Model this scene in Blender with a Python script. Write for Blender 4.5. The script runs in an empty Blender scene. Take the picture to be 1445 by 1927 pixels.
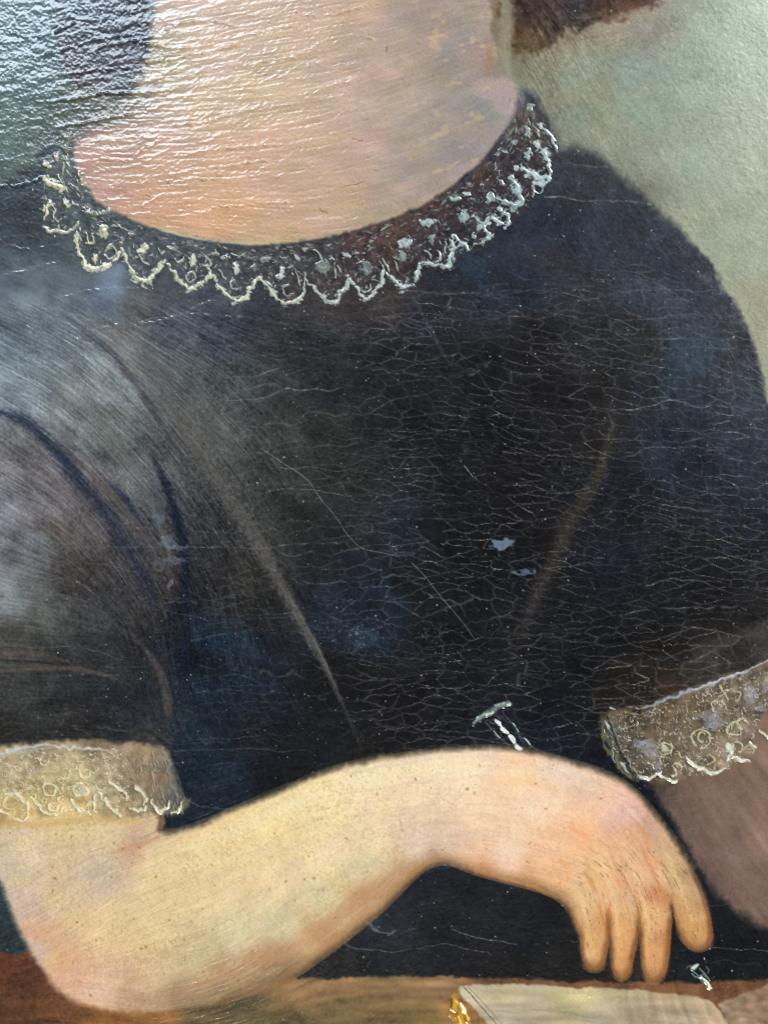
# Close-up of an old oil portrait on canvas: chest, lace collar, dark dress, forearm and hand.
import math, sys
import numpy as np
try:
    import bpy
    from mathutils import Vector
except ImportError:
    bpy = None

PX = 0.40 / 1445.0            # metres of canvas per unit of the paint plan
CX, CY = 722.5, 963.5         # plan point straight in front of the camera
def wx(x): return (x - CX) * PX
def wz(y): return (CY - y) * PX

# ------------------------------------------------------------------ camera, world, lights
if bpy:
    sc = bpy.context.scene
    COL = sc.collection
    FH = 1927 * PX
    lens = 26.0
    dist = FH * lens / 36.0
    cam_d = bpy.data.cameras.new("camera"); cam = bpy.data.objects.new("camera", cam_d); COL.objects.link(cam)
    cam_d.sensor_fit = 'VERTICAL'; cam_d.sensor_height = 36.0; cam_d.sensor_width = 27.0
    cam_d.lens = lens; cam_d.clip_start = 0.01; cam_d.clip_end = 100
    cam.location = (0, -dist, 0); cam.rotation_euler = (math.radians(90), 0, 0)
    sc.camera = cam
    sc.cycles.filter_width = 1.1
    world = bpy.data.worlds.new("World"); sc.world = world; world.use_nodes = True
    bg = world.node_tree.nodes["Background"]
    bg.inputs[0].default_value = (0.62, 0.72, 0.85, 1); bg.inputs[1].default_value = 0.02
    sc.view_settings.view_transform = 'Standard'; sc.view_settings.look = 'None'
    sc.view_settings.exposure = 0.0; sc.view_settings.gamma = 1.0
    def area(name, loc, aim, size, size_y, power, color):
        d = bpy.data.lights.new(name, 'AREA'); d.shape = 'RECTANGLE'; d.size = size; d.size_y = size_y
        d.energy = power; d.color = color
        o = bpy.data.objects.new(name, d); COL.objects.link(o); o.location = loc
        o.rotation_euler = (Vector(aim) - Vector(loc)).to_track_quat('-Z', 'Y').to_euler()
        return o
    # the window high on the left: its mirror image lies just off the top left of the canvas
    area("window_light", (-1.02, -1.5, 1.78), (0, 0, 0), 1.25, 0.7, 44, (0.74, 0.88, 1.0))
    # added soft fill lamps, upper right and below, kept grazing to avoid reflections
    area("upper_fill", (1.5, -0.58, 1.45), (0, 0, -0.05), 1.2, 0.8, 104, (1.0, 0.95, 0.88))
    area("low_fill", (0.15, -0.6, -2.1), (0, 0, -0.1), 1.4, 0.8, 62, (1.0, 0.95, 0.86))

# ------------------------------------------------------------------ raster of the paint layer
S = 0.6
MARG = 230
X0, Y0 = -MARG, -MARG
X1, Y1 = 1445 + MARG, 1927 + MARG
NX = int((X1 - X0) * S) + 1; NY = int((Y1 - Y0) * S) + 1
xs = X0 + np.arange(NX) / S; ys = Y0 + np.arange(NY) / S
XX, YY = np.meshgrid(xs.astype(np.float32), ys.astype(np.float32))
rng = np.random.default_rng(7)
f32 = np.float32

def smooth(e0, e1, v):
    t = np.clip((v - e0) / (e1 - e0), 0, 1)
    return t * t * (3 - 2 * t)
def lin(c):
    c = np.asarray(c, dtype=np.float64) / 255.0
    return np.where(c <= 0.04045, c / 12.92, ((c + 0.055) / 1.055) ** 2.4)
KX = np.fft.rfftfreq(NX)[None, :] ; KY = np.fft.fftfreq(NY)[:, None]
def fnoise(sx, sy=None, ang=0.0):
    """gaussian-filtered unit-variance noise; sx, sy = sigmas in plan units along / across ang"""
    sy = sx if sy is None else sy
    sx *= S; sy *= S
    w = rng.standard_normal((NY, NX)).astype(f32)
    ca, sa = math.cos(ang), math.sin(ang)
    u = KX * ca + KY * sa; v = -KX * sa + KY * ca
    F = np.fft.rfft2(w) * np.exp(-2 * (math.pi ** 2) * ((u * sx) ** 2 + (v * sy) ** 2))
    r = np.fft.irfft2(F, s=(NY, NX)).astype(f32)
    r -= r.mean(); return r / (r.std() + 1e-9)
def blur(a, s):
    s *= S
    return np.fft.irfft2(np.fft.rfft2(a) * np.exp(-2 * math.pi ** 2 * (KX ** 2 + KY ** 2) * s * s), s=(NY, NX)).astype(f32)
def spline(pts, closed=False, n=8):
    P = np.asarray(pts, float)
    if len(P) < 3: 
        t = np.linspace(0, 1, n + 1)[:, None]
        return P[0] * (1 - t) + P[-1] * t
    out = []; N = len(P)
    rngk = range(N) if closed else range(N - 1)
    for i in rngk:
        if closed: p0, p1, p2, p3 = P[i - 1], P[i], P[(i + 1) % N], P[(i + 2) % N]
        else: p0, p1, p2, p3 = P[max(i - 1, 0)], P[i], P[i + 1], P[min(i + 2, N - 1)]
        for k in range(n):
            t = k / n
            out.append(0.5 * (2 * p1 + (p2 - p0) * t + (2 * p0 - 5 * p1 + 4 * p2 - p3) * t * t + (3 * p1 - p0 - 3 * p2 + p3) * t ** 3))
    if not closed: out.append(P[-1])
    return np.array(out)
def upsample(c, st):
    iy = np.arange(NY) / st; ix = np.arange(NX) / st
    y0 = np.minimum(iy.astype(int), c.shape[0] - 2); x0 = np.minimum(ix.astype(int), c.shape[1] - 2)
    fy = (iy - y0).astype(f32)[:, None]; fx = (ix - x0).astype(f32)[None, :]
    if c.ndim == 3: fy = fy[..., None]; fx = fx[..., None]
    a = c[y0] * (1 - fy) + c[y0 + 1] * fy
    return a[:, x0] * (1 - fx) + a[:, x0 + 1] * fx
def coarse(st):
    cx = X0 + np.arange(0, NX + 2 * st, st) / S; cy = Y0 + np.arange(0, NY + 2 * st, st) / S
    return np.meshgrid(cx.astype(f32), cy.astype(f32))
def sdf(pts, closed_spline=True, st=3, n=4):
    """signed distance to a polygon, positive inside"""
    P = spline(pts, True, n) if closed_spline else np.asarray(pts, float)
    gx, gy = coarse(st)
    d2 = np.full(gx.shape, 1e12, f32); ins = np.zeros(gx.shape, bool)
    for i in range(len(P)):
        ax, ay = P[i]; bx, by = P[(i + 1) % len(P)]
        ex, ey = bx - ax, by - ay; L = ex * ex + ey * ey + 1e-9
        t = np.clip(((gx - ax) * ex + (gy - ay) * ey) / L, 0, 1)
        d2 = np.minimum(d2, (gx - ax - t * ex) ** 2 + (gy - ay - t * ey) ** 2)
        if ay != by:
            c = ((ay > gy) != (by > gy)) & (gx < ex * (gy - ay) / (by - ay) + ax)
            ins ^= c
    return upsample(np.where(ins, 1, -1) * np.sqrt(d2), st).astype(f32)
WARPX = fnoise(26) * 9; WARPY = fnoise(26) * 7
FINEX = fnoise(3.5) * 1.0; FINEY = fnoise(3.5) * 1.0
def field(cps, power=3.2, warp=1.0, soft=18.0):
    """colour field through control points, domain-warped so it reads as brushed patches"""
    st = 3
    gx, gy = coarse(st)
    wxx = WARPX[::st, ::st]; wyy = WARPY[::st, ::st]
    wa = np.zeros_like(gx); wb = np.zeros_like(gx)
    wa[:wxx.shape[0], :wxx.shape[1]] = wxx; wb[:wyy.shape[0], :wyy.shape[1]] = wyy
    gx = gx + wa * warp; gy = gy + wb * warp
    num = np.zeros(gx.shape + (3,), f32); den = np.zeros(gx.shape, f32)
    for (x, y, c) in cps:
        w = ((gx - x) ** 2 + (gy - y) ** 2 + soft * soft) ** (-power / 2) * 1e4
        num += w[..., None] * (np.asarray(c, f32) / 255.0); den += w
    return upsample(num / den[..., None], st)

C = np.zeros((NY, NX, 3), f32)        # colour, display-encoded while painting
H = np.zeros((NY, NX), f32)           # relief in plan units
ID = np.zeros((NY, NX), np.int16)
G = np.ones((NY, NX), f32)            # varnish: 1 glossy, 0 matt
E0 = fnoise(1.8); E1 = fnoise(3); E2 = fnoise(12)
def lay(m, col):
    global C
    C += (col - C) * m[..., None]
def edge(sd, soft, rag=2.0, rag2=3.0):
    return smooth(-soft, soft, sd + E1 * rag + E2 * rag2)

NAMES = {}
def region(name, sd, rag=0):
    k = len(NAMES) + 1; NAMES[k] = name
    ID[(sd + E1 * rag) > 0] = k
    return k

# ---- brush directions and line-integral brush texture
def lic(theta, sig, L=12, seed_noise=None):
    n = fnoise(sig) if seed_noise is None else seed_noise
    iy, ix = np.meshgrid(np.arange(NY, dtype=f32), np.arange(NX, dtype=f32), indexing='ij')
    acc = n.copy(); dx = np.cos(theta).astype(f32); dy = np.sin(theta).astype(f32)
    for sgn in (1, -1):
        px, py = ix.copy(), iy.copy()
        for k in range(L):
            jx = np.clip(px, 0, NX - 1).astype(np.int32); jy = np.clip(py, 0, NY - 1).astype(np.int32)
            q = jy * NX + jx
            px += sgn * dx.ravel()[q]; py += sgn * dy.ravel()[q]
            jx = np.clip(px, 0, NX - 1).astype(np.int32); jy = np.clip(py, 0, NY - 1).astype(np.int32)
            acc += n.ravel()[jy * NX + jx]
    acc -= acc.mean(); return acc / acc.std()
def angfield(cps):
    a = [(x, y, (127.5 + 127.5 * math.cos(2 * math.radians(t)), 127.5 + 127.5 * math.sin(2 * math.radians(t)), 0)) for x, y, t in cps]
    f = field(a, 3.0, 0.3, 40)
    return (np.arctan2(f[..., 1] - .5, f[..., 0] - .5) / 2).astype(f32)
THETA = angfield([(500,200,-8),(300,350,-4),(400,50,-12),(700,300,-16),(850,200,-22),(200,60,8),(50,150,100),(1050,150,62),(1150,250,55),(1200,60,-20),
    (1350,300,60),(1400,500,40),(1300,150,65),(200,450,15),(500,500,5),(800,450,-25),(980,300,-60),
    (60,650,25),(180,720,42),(280,800,50),(380,880,55),(470,980,60),(560,1150,65),(620,1280,70),(330,640,30),(450,760,45),(520,880,55),(560,650,5),(700,620,-3),
    (150,920,50),(60,920,28),(230,1050,55),(80,1150,5),(150,1300,3),(60,1250,3),(300,1250,80),(380,1200,85),(800,900,5),(1000,700,10),(900,1200,8),(1100,950,115),
    (1250,700,95),(1350,850,88),(1200,1000,85),(1200,1250,-18),(1380,1220,-22),(1050,1350,20),(700,1350,10),
    (150,1700,-35),(300,1650,-22),(500,1600,-25),(300,1820,-12),(550,1760,-40),(700,1650,-42),(700,1480,-10),(850,1450,-2),(1000,1480,10),(1050,1600,12),(1150,1560,38),(1240,1600,58),
    (1120,1750,80),(1170,1780,85),(1230,1780,88),(1300,1720,72),(1350,1550,60),(1400,1650,45),(900,1750,0),(200,1900,10),(700,1870,-2),(1050,1900,-6),(1200,1400,-20),(150,1450,4)])
BR = lic(THETA, 1.0, 13)           # fine bristle marks
BRC = lic(THETA + 0.06 * fnoise(40), 3.2, 22)   # broader strokes

# ================================================================== painted passages
def D(*v): return [(v[i], v[i + 1], v[i + 2]) for i in range(0, len(v), 3)]
# --- background
bgc = field([(30,150,(62,80,82)),(20,250,(66,84,78)),(80,250,(60,72,68)),(60,40,(62,82,88)),(-150,100,(66,84,84)),(150,230,(60,62,54)),(200,205,(70,64,50)),(120,285,(52,56,52)),
    (1000,60,(120,106,84)),(1010,150,(124,126,108)),(1045,105,(136,131,110)),(1150,55,(150,140,122)),(1235,50,(138,136,126)),(1100,150,(138,149,134)),(1200,200,(138,156,142)),
    (1080,230,(124,134,120)),(1040,190,(122,124,108)),(1150,290,(138,144,126)),(1230,320,(144,154,138)),(1300,300,(147,163,147)),(1400,100,(154,172,155)),(1400,300,(151,167,149)),
    (1280,150,(142,160,146)),(1330,450,(150,162,143)),(1400,470,(152,168,150)),(1420,560,(160,162,140)),(1442,640,(156,158,138)),(1440,15,(164,182,168)),(1330,60,(150,170,152)),
    (1600,300,(150,166,150)),(1600,800,(150,150,130)),(1130,330,(110,114,104)),(1200,370,(122,126,114)),(1190,140,(134,150,140)),(1090,60,(128,118,98)),(1120,200,(136,140,118))])
C[:] = bgc * np.array((.97, .955, .955), f32) * (1 + .28 * smooth(400, 100, XX))[..., None]  # left side brightened: some of the glare haze goes into the colour
C += (BRC * 0.006 + BR * 0.007 + fnoise(14)*0.010 + fnoise(4)*.006)[..., None]
region('background', np.ones_like(H))
NM = smooth(1230, 1050, XX) * smooth(420, 60, YY) * smooth(960, 1000, XX)
C += ((BR * .6 + fnoise(2)) * 0.018 * NM)[..., None] * np.array([1, 1, .85], f32)
H += BR * 0.10 * (0.1 + NM)
# warm scumbles in the background
for (x, y, rx, ry, col, a) in [(1225,165,60,10,(160,158,130),.5),(1150,235,40,12,(152,150,120),.5),(1300,395,40,30,(168,158,140),.4),(1240,60,40,25,(110,108,104),.45),(1330,130,26,12,(118,128,116),.5),
        (1090,215,50,18,(122,138,126),.5),(1070,180,30,20,(146,142,116),.4),(1170,270,50,20,(158,150,124),.35),(1310,145,40,8,(100,112,104),.35)]:
    r = ((XX - x) * .94 - (YY - y) * -.34) ** 2 / rx ** 2 + ((YY - y) * .94 + (XX - x) * .34) ** 2 / ry ** 2
    lay(a * np.exp(-r) * smooth(-1.2, 1.2, E2 + E1 * .8 + BR * .5), np.asarray(col, f32) / 255)

# --- hair
sd = sdf([(118,-230),(112,0),(104,60),(118,112),(150,160),(205,178),(240,160),(268,120),(284,50),(300,-230)])
c = field([(180,20,(44,50,68)),(240,60,(40,46,60)),(150,70,(50,54,64)),(220,100,(52,44,54)),(150,140,(58,38,38)),(200,160,(52,50,54)),(130,10,(56,68,80)),(270,20,(46,44,52))])
lay(edge(sd, 9, 3, 6), c + (BRC * .02)[..., None]); region('hair', sd, 2)
sd = sdf([(936,-230),(942,0),(955,60),(965,95),(1000,102),(1035,90),(1060,66),(1110,48),(1170,30),(1215,12),(1250,-20),(1330,-230)])
c = field([(1000,30,(50,34,36)),(955,55,(88,54,28)),(965,85,(84,66,40)),(1010,88,(96,80,54)),(1080,15,(44,38,46)),(1180,5,(66,40,30)),(1140,28,(66,44,34)),(1040,60,(52,38,34)),(1100,45,(56,50,40))])
lay(edge(sd, 13, 4, 5), c + (BRC * .02 + fnoise(3) * .02)[..., None]); region('hair', sd, 2)
lay(.75 * np.exp(-((XX - 1195 + (YY - 25) * 1.6) ** 2 / 45 ** 2 + (YY - 27) ** 2 / 12 ** 2)) * smooth(-1, 1, E1 + E2), np.array((160, 138, 112), f32) / 255)

# --- dress: one great dark shape with the sheen of the folds painted in
DRESS = [(-230,430),(-60,372),(0,345),(50,318),(85,270),(110,250),(145,262),(300,200),(700,150),(960,190),(985,172),(1010,190),(1038,238),(1050,281),(1092,279),(1124,298),(1158,326),(1200,366),
    (1240,400),(1285,440),(1330,492),(1358,532),(1388,580),(1413,632),(1432,690),(1450,770),(1540,960),(1700,1200),(1700,2200),(-250,2200)]
sdD = sdf(DRESS)
dc = [(20,380,(44,54,62)),(60,450,(40,48,56)),(150,480,(56,64,68)),(20,500,(54,66,72)),(80,600,(82,93,94)),(20,650,(84,97,100)),(150,640,(90,98,97)),(60,720,(98,108,106)),(180,720,(94,101,98)),(10,740,(100,110,110)),
    (120,760,(94,102,96)),(200,800,(90,96,88)),(240,650,(86,87,82)),(270,560,(66,66,58)),(130,540,(72,84,88)),(220,545,(72,86,98)),(300,520,(52,58,62)),(400,570,(44,50,58)),
    (330,600,(54,62,68)),(400,620,(46,50,60)),(480,600,(36,40,48)),(560,590,(48,44,46)),(650,580,(54,46,48)),(710,565,(60,50,50)),(350,680,(66,71,71)),(420,720,(58,64,64)),(500,700,(42,48,52)),
    (600,650,(32,37,44)),(600,720,(30,34,38)),(700,680,(23,27,33)),(800,680,(18,21,27)),(400,800,(66,70,66)),(520,780,(48,52,50)),(620,800,(36,38,37)),(700,800,(23,25,26)),(800,800,(15,16,20)),(550,880,(44,46,44)),(650,900,(32,34,34)),
    (560,990,(33,35,35)),(640,1010,(28,30,32)),(800,600,(26,30,40)),(860,560,(32,36,46)),(900,540,(27,37,51)),(980,500,(24,34,49)),(1000,430,(30,40,56)),(1075,330,(40,46,58)),(1130,340,(38,46,58)),(1150,420,(33,43,58)),
    (1070,420,(28,36,48)),(1250,480,(38,48,63)),(1320,510,(42,46,58)),(1200,550,(38,49,64)),(1300,560,(44,52,68)),(1100,560,(32,36,46)),(1050,480,(34,36,46)),(1100,620,(28,29,36)),(1000,650,(17,17,23)),(1370,640,(48,52,62)),(1300,660,(36,50,68)),(1200,640,(33,36,40)),
    (1200,710,(28,33,42)),(1280,740,(32,46,60)),(1400,750,(42,50,62)),(1250,850,(26,36,50)),(1390,860,(33,43,56)),(1330,900,(21,29,41)),(1430,920,(36,46,58)),(1410,1000,(19,26,36)),(1050,750,(16,16,22)),(1130,740,(26,25,27)),
    (1120,830,(24,22,22)),(900,700,(14,15,20)),(900,800,(13,14,19)),(950,900,(14,14,20)),(1000,980,(15,15,19)),(1180,900,(16,22,32)),(1200,1000,(17,22,31)),(1300,1040,(18,22,29)),(1150,1080,(16,22,33)),(1250,1130,(17,20,27)),
    (1350,1130,(20,21,25)),(1420,1150,(22,22,24)),(1380,1190,(30,27,26)),(1150,1230,(13,15,20)),(1250,1220,(23,21,20)),(1200,1290,(36,29,24)),(1150,1310,(30,26,22)),(1270,1295,(58,44,30)),(1330,1255,(52,48,44)),(1420,1215,(56,53,50)),
    (1100,1250,(12,14,20)),(1100,1320,(12,15,22)),(1060,1380,(13,20,33)),(1130,1430,(14,18,28)),(1180,1480,(14,18,28)),(1280,1560,(12,16,26)),(1330,1660,(12,16,26)),(1400,1780,(12,15,22)),(1300,1820,(12,18,28)),(1400,1830,(16,18,22)),
    (760,1000,(22,30,43)),(700,1060,(22,28,38)),(730,1120,(22,32,47)),(690,1192,(25,36,52)),(625,1160,(24,33,48)),(800,1100,(15,17,22)),(900,1050,(13,15,20)),(850,1200,(14,15,19)),(750,1300,(15,15,18)),(650,1260,(18,18,20)),
    (850,1350,(14,16,22)),(900,1390,(16,20,32)),(700,1400,(20,20,22)),(600,1380,(17,20,26)),(520,1430,(16,20,28)),(400,1500,(20,30,42)),(400,1440,(20,33,48)),(380,1300,(18,33,50)),(400,1200,(20,37,56)),(460,1290,(18,28,42)),
    (520,1340,(18,23,32)),(360,1390,(22,38,52)),(390,1110,(34,34,38)),(440,1080,(46,44,42)),(480,1150,(34,33,33)),(450,1200,(22,34,50)),(345,1150,(17,24,34)),(350,1250,(12,20,30)),
    (10,850,(84,82,80)),(80,880,(80,76,74)),(20,950,(88,87,88)),(50,1040,(84,88,88)),(0,1110,(98,103,104)),(100,1000,(70,63,57)),(150,950,(60,54,52)),(60,1150,(76,78,74)),(150,1070,(56,50,47)),(130,1160,(54,55,54)),(30,1210,(66,65,61)),
    (200,1180,(42,43,48)),(250,1250,(40,42,48)),(150,1310,(44,46,48)),(50,1320,(50,52,51)),(250,1330,(34,38,48)),(200,1350,(36,42,50)),(10,1375,(40,40,38)),(150,1370,(46,44,44)),(280,1380,(50,47,46)),(270,1150,(44,42,42)),(300,1100,(48,44,43)),
    (0,1720,(40,54,60)),(30,1760,(38,50,56)),(700,1750,(18,26,38)),(750,1700,(18,26,36)),(800,1660,(20,28,40)),(900,1700,(18,22,30)),(1000,1760,(14,18,26)),(850,1780,(18,20,28)),(650,1820,(16,16,20)),(950,1830,(14,14,18)),(1080,1830,(14,14,16)),(1160,1835,(20,16,16))]
c = field(dc, 3.5, 1.0, 24)
var = 1 + 0.06 * fnoise(9) + 0.06 * fnoise(30) + .03 * BRC
c = c * var[..., None]
lm = c.mean(-1, keepdims=True); c = lm + (c - lm) * .78
c = c * (1 + .16 * smooth(330, 220, XX) * smooth(840, 900, YY) * smooth(1250, 1120, YY))[..., None]
haze = smooth(620, 250, XX + .25 * (YY - 700)) * smooth(1250, 950, YY) * smooth(380, 560, YY)  # broad glare haze over the left of the dress, painted into its colour
c = c * (1 + .24 * haze)[..., None] * (1 + haze[..., None] * np.array((-.02, -.015, .05), f32)) + .012
c += (.035 * smooth(640, 300, XX) * smooth(640, 560, YY) * smooth(420, 480, YY))[..., None]  # haze under the collar painted in as a lighter tone
bm = smooth(620, 380, XX) * smooth(540, 620, YY)
c += ((BR * .6 + .6 * fnoise(1.3)) * (0.010 + 0.030 * bm * np.clip(1.15 - np.abs(YY - 820) / 520, .25, 1)))[..., None]
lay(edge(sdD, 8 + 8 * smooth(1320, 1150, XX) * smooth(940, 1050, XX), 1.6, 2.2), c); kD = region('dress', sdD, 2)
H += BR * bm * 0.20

def brush(pts, w, col, a=1.0, rag=.35, hard=.2, tex=0.6, height=0.0, mark=None, gloss=None, n=8):
    """soft or hard tapered stroke. w: radii along the stroke"""
    P = spline(pts, False, n)
    w = np.atleast_1d(np.asarray(w, float)); wr = np.interp(np.linspace(0, 1, len(P)), np.linspace(0, 1, len(w)), w)
    aa = np.atleast_1d(np.asarray(a, float)); ar = np.interp(np.linspace(0, 1, len(P)), np.linspace(0, 1, len(aa)), aa)
    pad = wr.max() * 2 + 4
    x0 = max(int((P[:, 0].min() - pad - X0) * S), 0); x1 = min(int((P[:, 0].max() + pad - X0) * S) + 2, NX)
    y0 = max(int((P[:, 1].min() - pad - Y0) * S), 0); y1 = min(int((P[:, 1].max() + pad - Y0) * S) + 2, NY)
    if x1 <= x0 or y1 <= y0: return
    gx = XX[y0:y1, x0:x1] + FINEX[y0:y1, x0:x1] * rag; gy = YY[y0:y1, x0:x1] + FINEY[y0:y1, x0:x1] * rag
    best = np.full(gx.shape, 1e9, f32); ba = np.zeros(gx.shape, f32)
    for i in range(len(P) - 1):
        ax, ay = P[i]; ex, ey = P[i + 1] - P[i]; L = ex * ex + ey * ey + 1e-9
        t = np.clip(((gx - ax) * ex + (gy - ay) * ey) / L, 0, 1)
        d = np.sqrt((gx - ax - t * ex) ** 2 + (gy - ay - t * ey) ** 2) / (wr[i] + (wr[i + 1] - wr[i]) * t + 1e-6)
        m = d < best; best[m] = d[m]; al = ar[i] + (ar[i + 1] - ar[i]) * t; ba[m] = al[m]
    if tex: best = best + (BR[y0:y1, x0:x1] * .10 + E0[y0:y1, x0:x1] * .12) * tex
    m = smooth(1.0, hard, best) * ba
    cc = C[y0:y1, x0:x1]; cc += (np.asarray(col, f32) / 255 - cc) * m[..., None]
    if height:
        dome = np.sqrt(np.clip(1 - best ** 2, 0, 1)) * height
        dome = dome * (1 + .25 * E1[y0:y1, x0:x1]) - .35 * height * np.exp(-(best / .35) ** 2)
        H[y0:y1, x0:x1] += np.where(best < 1, dome, 0) * np.clip(ba * 1.3, 0, 1)
    if mark is not None: ID[y0:y1, x0:x1][best < .92] = mark
    if gloss is not None:
        g = G[y0:y1, x0:x1]; g += (gloss - g) * m

# folds
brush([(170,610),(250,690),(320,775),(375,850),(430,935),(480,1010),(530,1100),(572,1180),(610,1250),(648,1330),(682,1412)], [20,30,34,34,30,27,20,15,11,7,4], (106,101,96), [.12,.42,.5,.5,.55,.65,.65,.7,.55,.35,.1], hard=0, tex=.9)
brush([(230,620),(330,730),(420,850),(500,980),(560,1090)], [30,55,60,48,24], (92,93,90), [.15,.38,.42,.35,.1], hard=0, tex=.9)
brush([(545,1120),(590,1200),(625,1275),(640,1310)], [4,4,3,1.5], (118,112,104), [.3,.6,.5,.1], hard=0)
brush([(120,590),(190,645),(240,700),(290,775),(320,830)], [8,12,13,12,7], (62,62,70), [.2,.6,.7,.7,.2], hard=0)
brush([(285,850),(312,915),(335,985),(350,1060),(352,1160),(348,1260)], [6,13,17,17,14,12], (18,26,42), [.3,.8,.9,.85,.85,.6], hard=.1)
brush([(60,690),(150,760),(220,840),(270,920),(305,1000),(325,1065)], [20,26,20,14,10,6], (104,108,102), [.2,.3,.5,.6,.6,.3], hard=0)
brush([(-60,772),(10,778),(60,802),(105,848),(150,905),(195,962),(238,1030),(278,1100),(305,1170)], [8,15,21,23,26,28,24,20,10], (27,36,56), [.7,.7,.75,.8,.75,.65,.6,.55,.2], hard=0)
brush([(205,905),(240,945),(265,985)], [8,16,10], (26,34,54), [.4,.8,.3], hard=0)
brush([(95,830),(150,868),(215,935),(262,995),(300,1070)], [6,9,9,8,6], (92,76,68), [.2,.4,.6,.6,.2], hard=0)
brush([(150,870),(195,860),(240,880)], [14,22,12], (58,62,60), [.2,.5,.2], hard=0)
brush([(0,870),(40,900),(80,940),(105,965)], [2,3,3,2], (128,140,144), [.3,.6,.6,.2], hard=0)
brush([(180,1030),(215,1065),(240,1100)], [1,2.5,2], (112,120,118), [.3,.6,.4], hard=0)
brush([(245,1190),(285,1235),(308,1280),(318,1338)], [6,10,13,13], (86,78,72), [.3,.7,.7,.7], hard=.1)
brush([(-40,1243),(50,1228),(110,1240),(140,1252)], [7,6,5,3], (92,80,74), [.6,.7,.5,.1], hard=0)
brush([(-40,1240),(60,1246),(130,1252),(160,1262)], [4,4,4,3], (40,36,38), [.5,.7,.7,.1], hard=0)
brush([(-40,1262),(60,1260),(130,1258),(190,1268),(250,1290)], [8,8,8,8,5], (94,82,76), [.5,.6,.75,.6,.2], hard=0)
brush([(1158,770),(1142,850),(1112,920),(1070,985),(1045,1050),(1010,1120),(985,1180),(955,1260)], [14,20,22,26,26,22,17,10], (60,52,44), [.15,.6,.75,.8,.75,.65,.5,.1], hard=0)
brush([(1290,1250),(1350,1215),(1440,1180),(1560,1140)], [10,18,24,28], (78,76,76), [.1,.45,.55,.6], hard=0)
brush([(1215,1210),(1260,1195),(1312,1178)], [1.5,2.5,1.5], (92,98,108), [.3,.6,.3], hard=0)
brush([(775,560),(800,600),(820,640),(850,690)], [5,5,6,3], (58,68,82), [.3,.45,.5,.3], rag=1)
for (x, y, rx, ry, col, a) in [(943,1024,24,12,(104,120,140),.95),(985,1078,26,6,(84,102,120),.9),(690,1196,26,22,(64,86,108),.3),(318,1022,16,14,(112,122,140),.55),(335,1030,18,8,(112,122,140),.5),
        (330,1054,24,6,(112,122,140),.5),(298,1062,9,12,(112,120,134),.4),(322,1100,6,14,(118,108,124),.7),(300,975,12,10,(96,104,120),.7),(1290,700,10,16,(58,76,92),.6),(890,500,30,26,(40,60,84),.5),(255,555,26,30,(92,106,124),.35)]:
    r = (XX + FINEX * 2 - x) ** 2 / rx ** 2 + (YY + FINEY * 2 - y) ** 2 / ry ** 2
    lay(a * smooth(1.2, .5, r + E1 * .28 + BR * .12) * smooth(-1.6, .3, E1 + 1), np.asarray(col, f32) / 255)

# --- chest and neck
SK = [(305,-230),(292,-20),(286,60),(273,120),(252,172),(222,212),(178,236),(146,262),(139,300),(152,342),(182,378),(230,406),(290,431),(370,450),(470,461),(560,456),(640,441),(720,419),(790,389),(850,351),
    (900,310),(938,265),(968,222),(968,170),(940,118),(926,55),(922,-20),(920,-230)]
sdS = sdf(SK)
c = field([(300,20,(196,172,156)),(400,40,(214,182,166)),(350,130,(200,170,142)),(290,110,(168,154,122)),(280,150,(158,144,112)),(450,100,(212,176,150)),(600,60,(212,176,150)),(700,40,(200,166,144)),(230,215,(146,128,112)),(260,235,(170,140,122)),(170,270,(178,136,124)),(165,300,(186,142,132)),
    (205,325,(194,148,134)),(200,362,(204,152,132)),(225,300,(186,146,124)),(280,330,(206,162,130)),(280,380,(216,156,128)),(330,300,(208,164,134)),(400,200,(206,172,138)),(500,180,(206,176,140)),(500,300,(214,170,134)),(450,400,(222,166,126)),(400,425,(216,162,120)),(550,420,(212,164,130)),(420,300,(216,172,138)),
    (600,250,(206,170,142)),(600,350,(206,164,136)),(640,300,(202,164,144)),(700,150,(194,160,138)),(700,260,(196,160,142)),(720,350,(184,156,140)),(750,380,(182,158,136)),(800,30,(156,138,124)),(800,90,(168,148,132)),(850,100,(148,138,138)),(850,170,(146,138,134)),(890,210,(146,140,140)),(930,195,(138,138,142)),
    (820,250,(158,146,140)),(860,290,(150,138,140)),(800,330,(162,146,138)),(760,200,(184,164,148)),(770,110,(170,150,138)),(900,40,(170,148,132)),(930,120,(150,120,100)),(650,410,(190,160,128)),(560,440,(186,162,124)),(470,448,(196,170,126)),(640,180,(204,172,142)),(560,140,(200,172,138)),(760,290,(180,158,146)),
    (880,60,(158,144,138)),(330,408,(220,166,128)),(250,402,(212,160,134)),(520,380,(210,164,136)),(540,240,(212,174,144))], 3.0, 1.3, 38)
c = c * (1 + .012 * BRC + .012 * BR + .018 * fnoise(16, 9))[..., None]
c[..., 0] += .006 * fnoise(14); c[..., 2] += .009 * fnoise(18)
lm = c.mean(-1, keepdims=True); c = (lm + (c - lm) * .86) * .965
msk = edge(sdS, 5 + 20 * smooth(300, 150, XX + .2 * YY - 60) * smooth(290, 240, YY), 1.2 + 3 * smooth(320, 250, XX) * smooth(280, 240, YY), 1.6); lay(msk, c); kS = region('chest', sdS, 1)
H += msk * (BR * .10 + BRC * .10)
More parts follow.
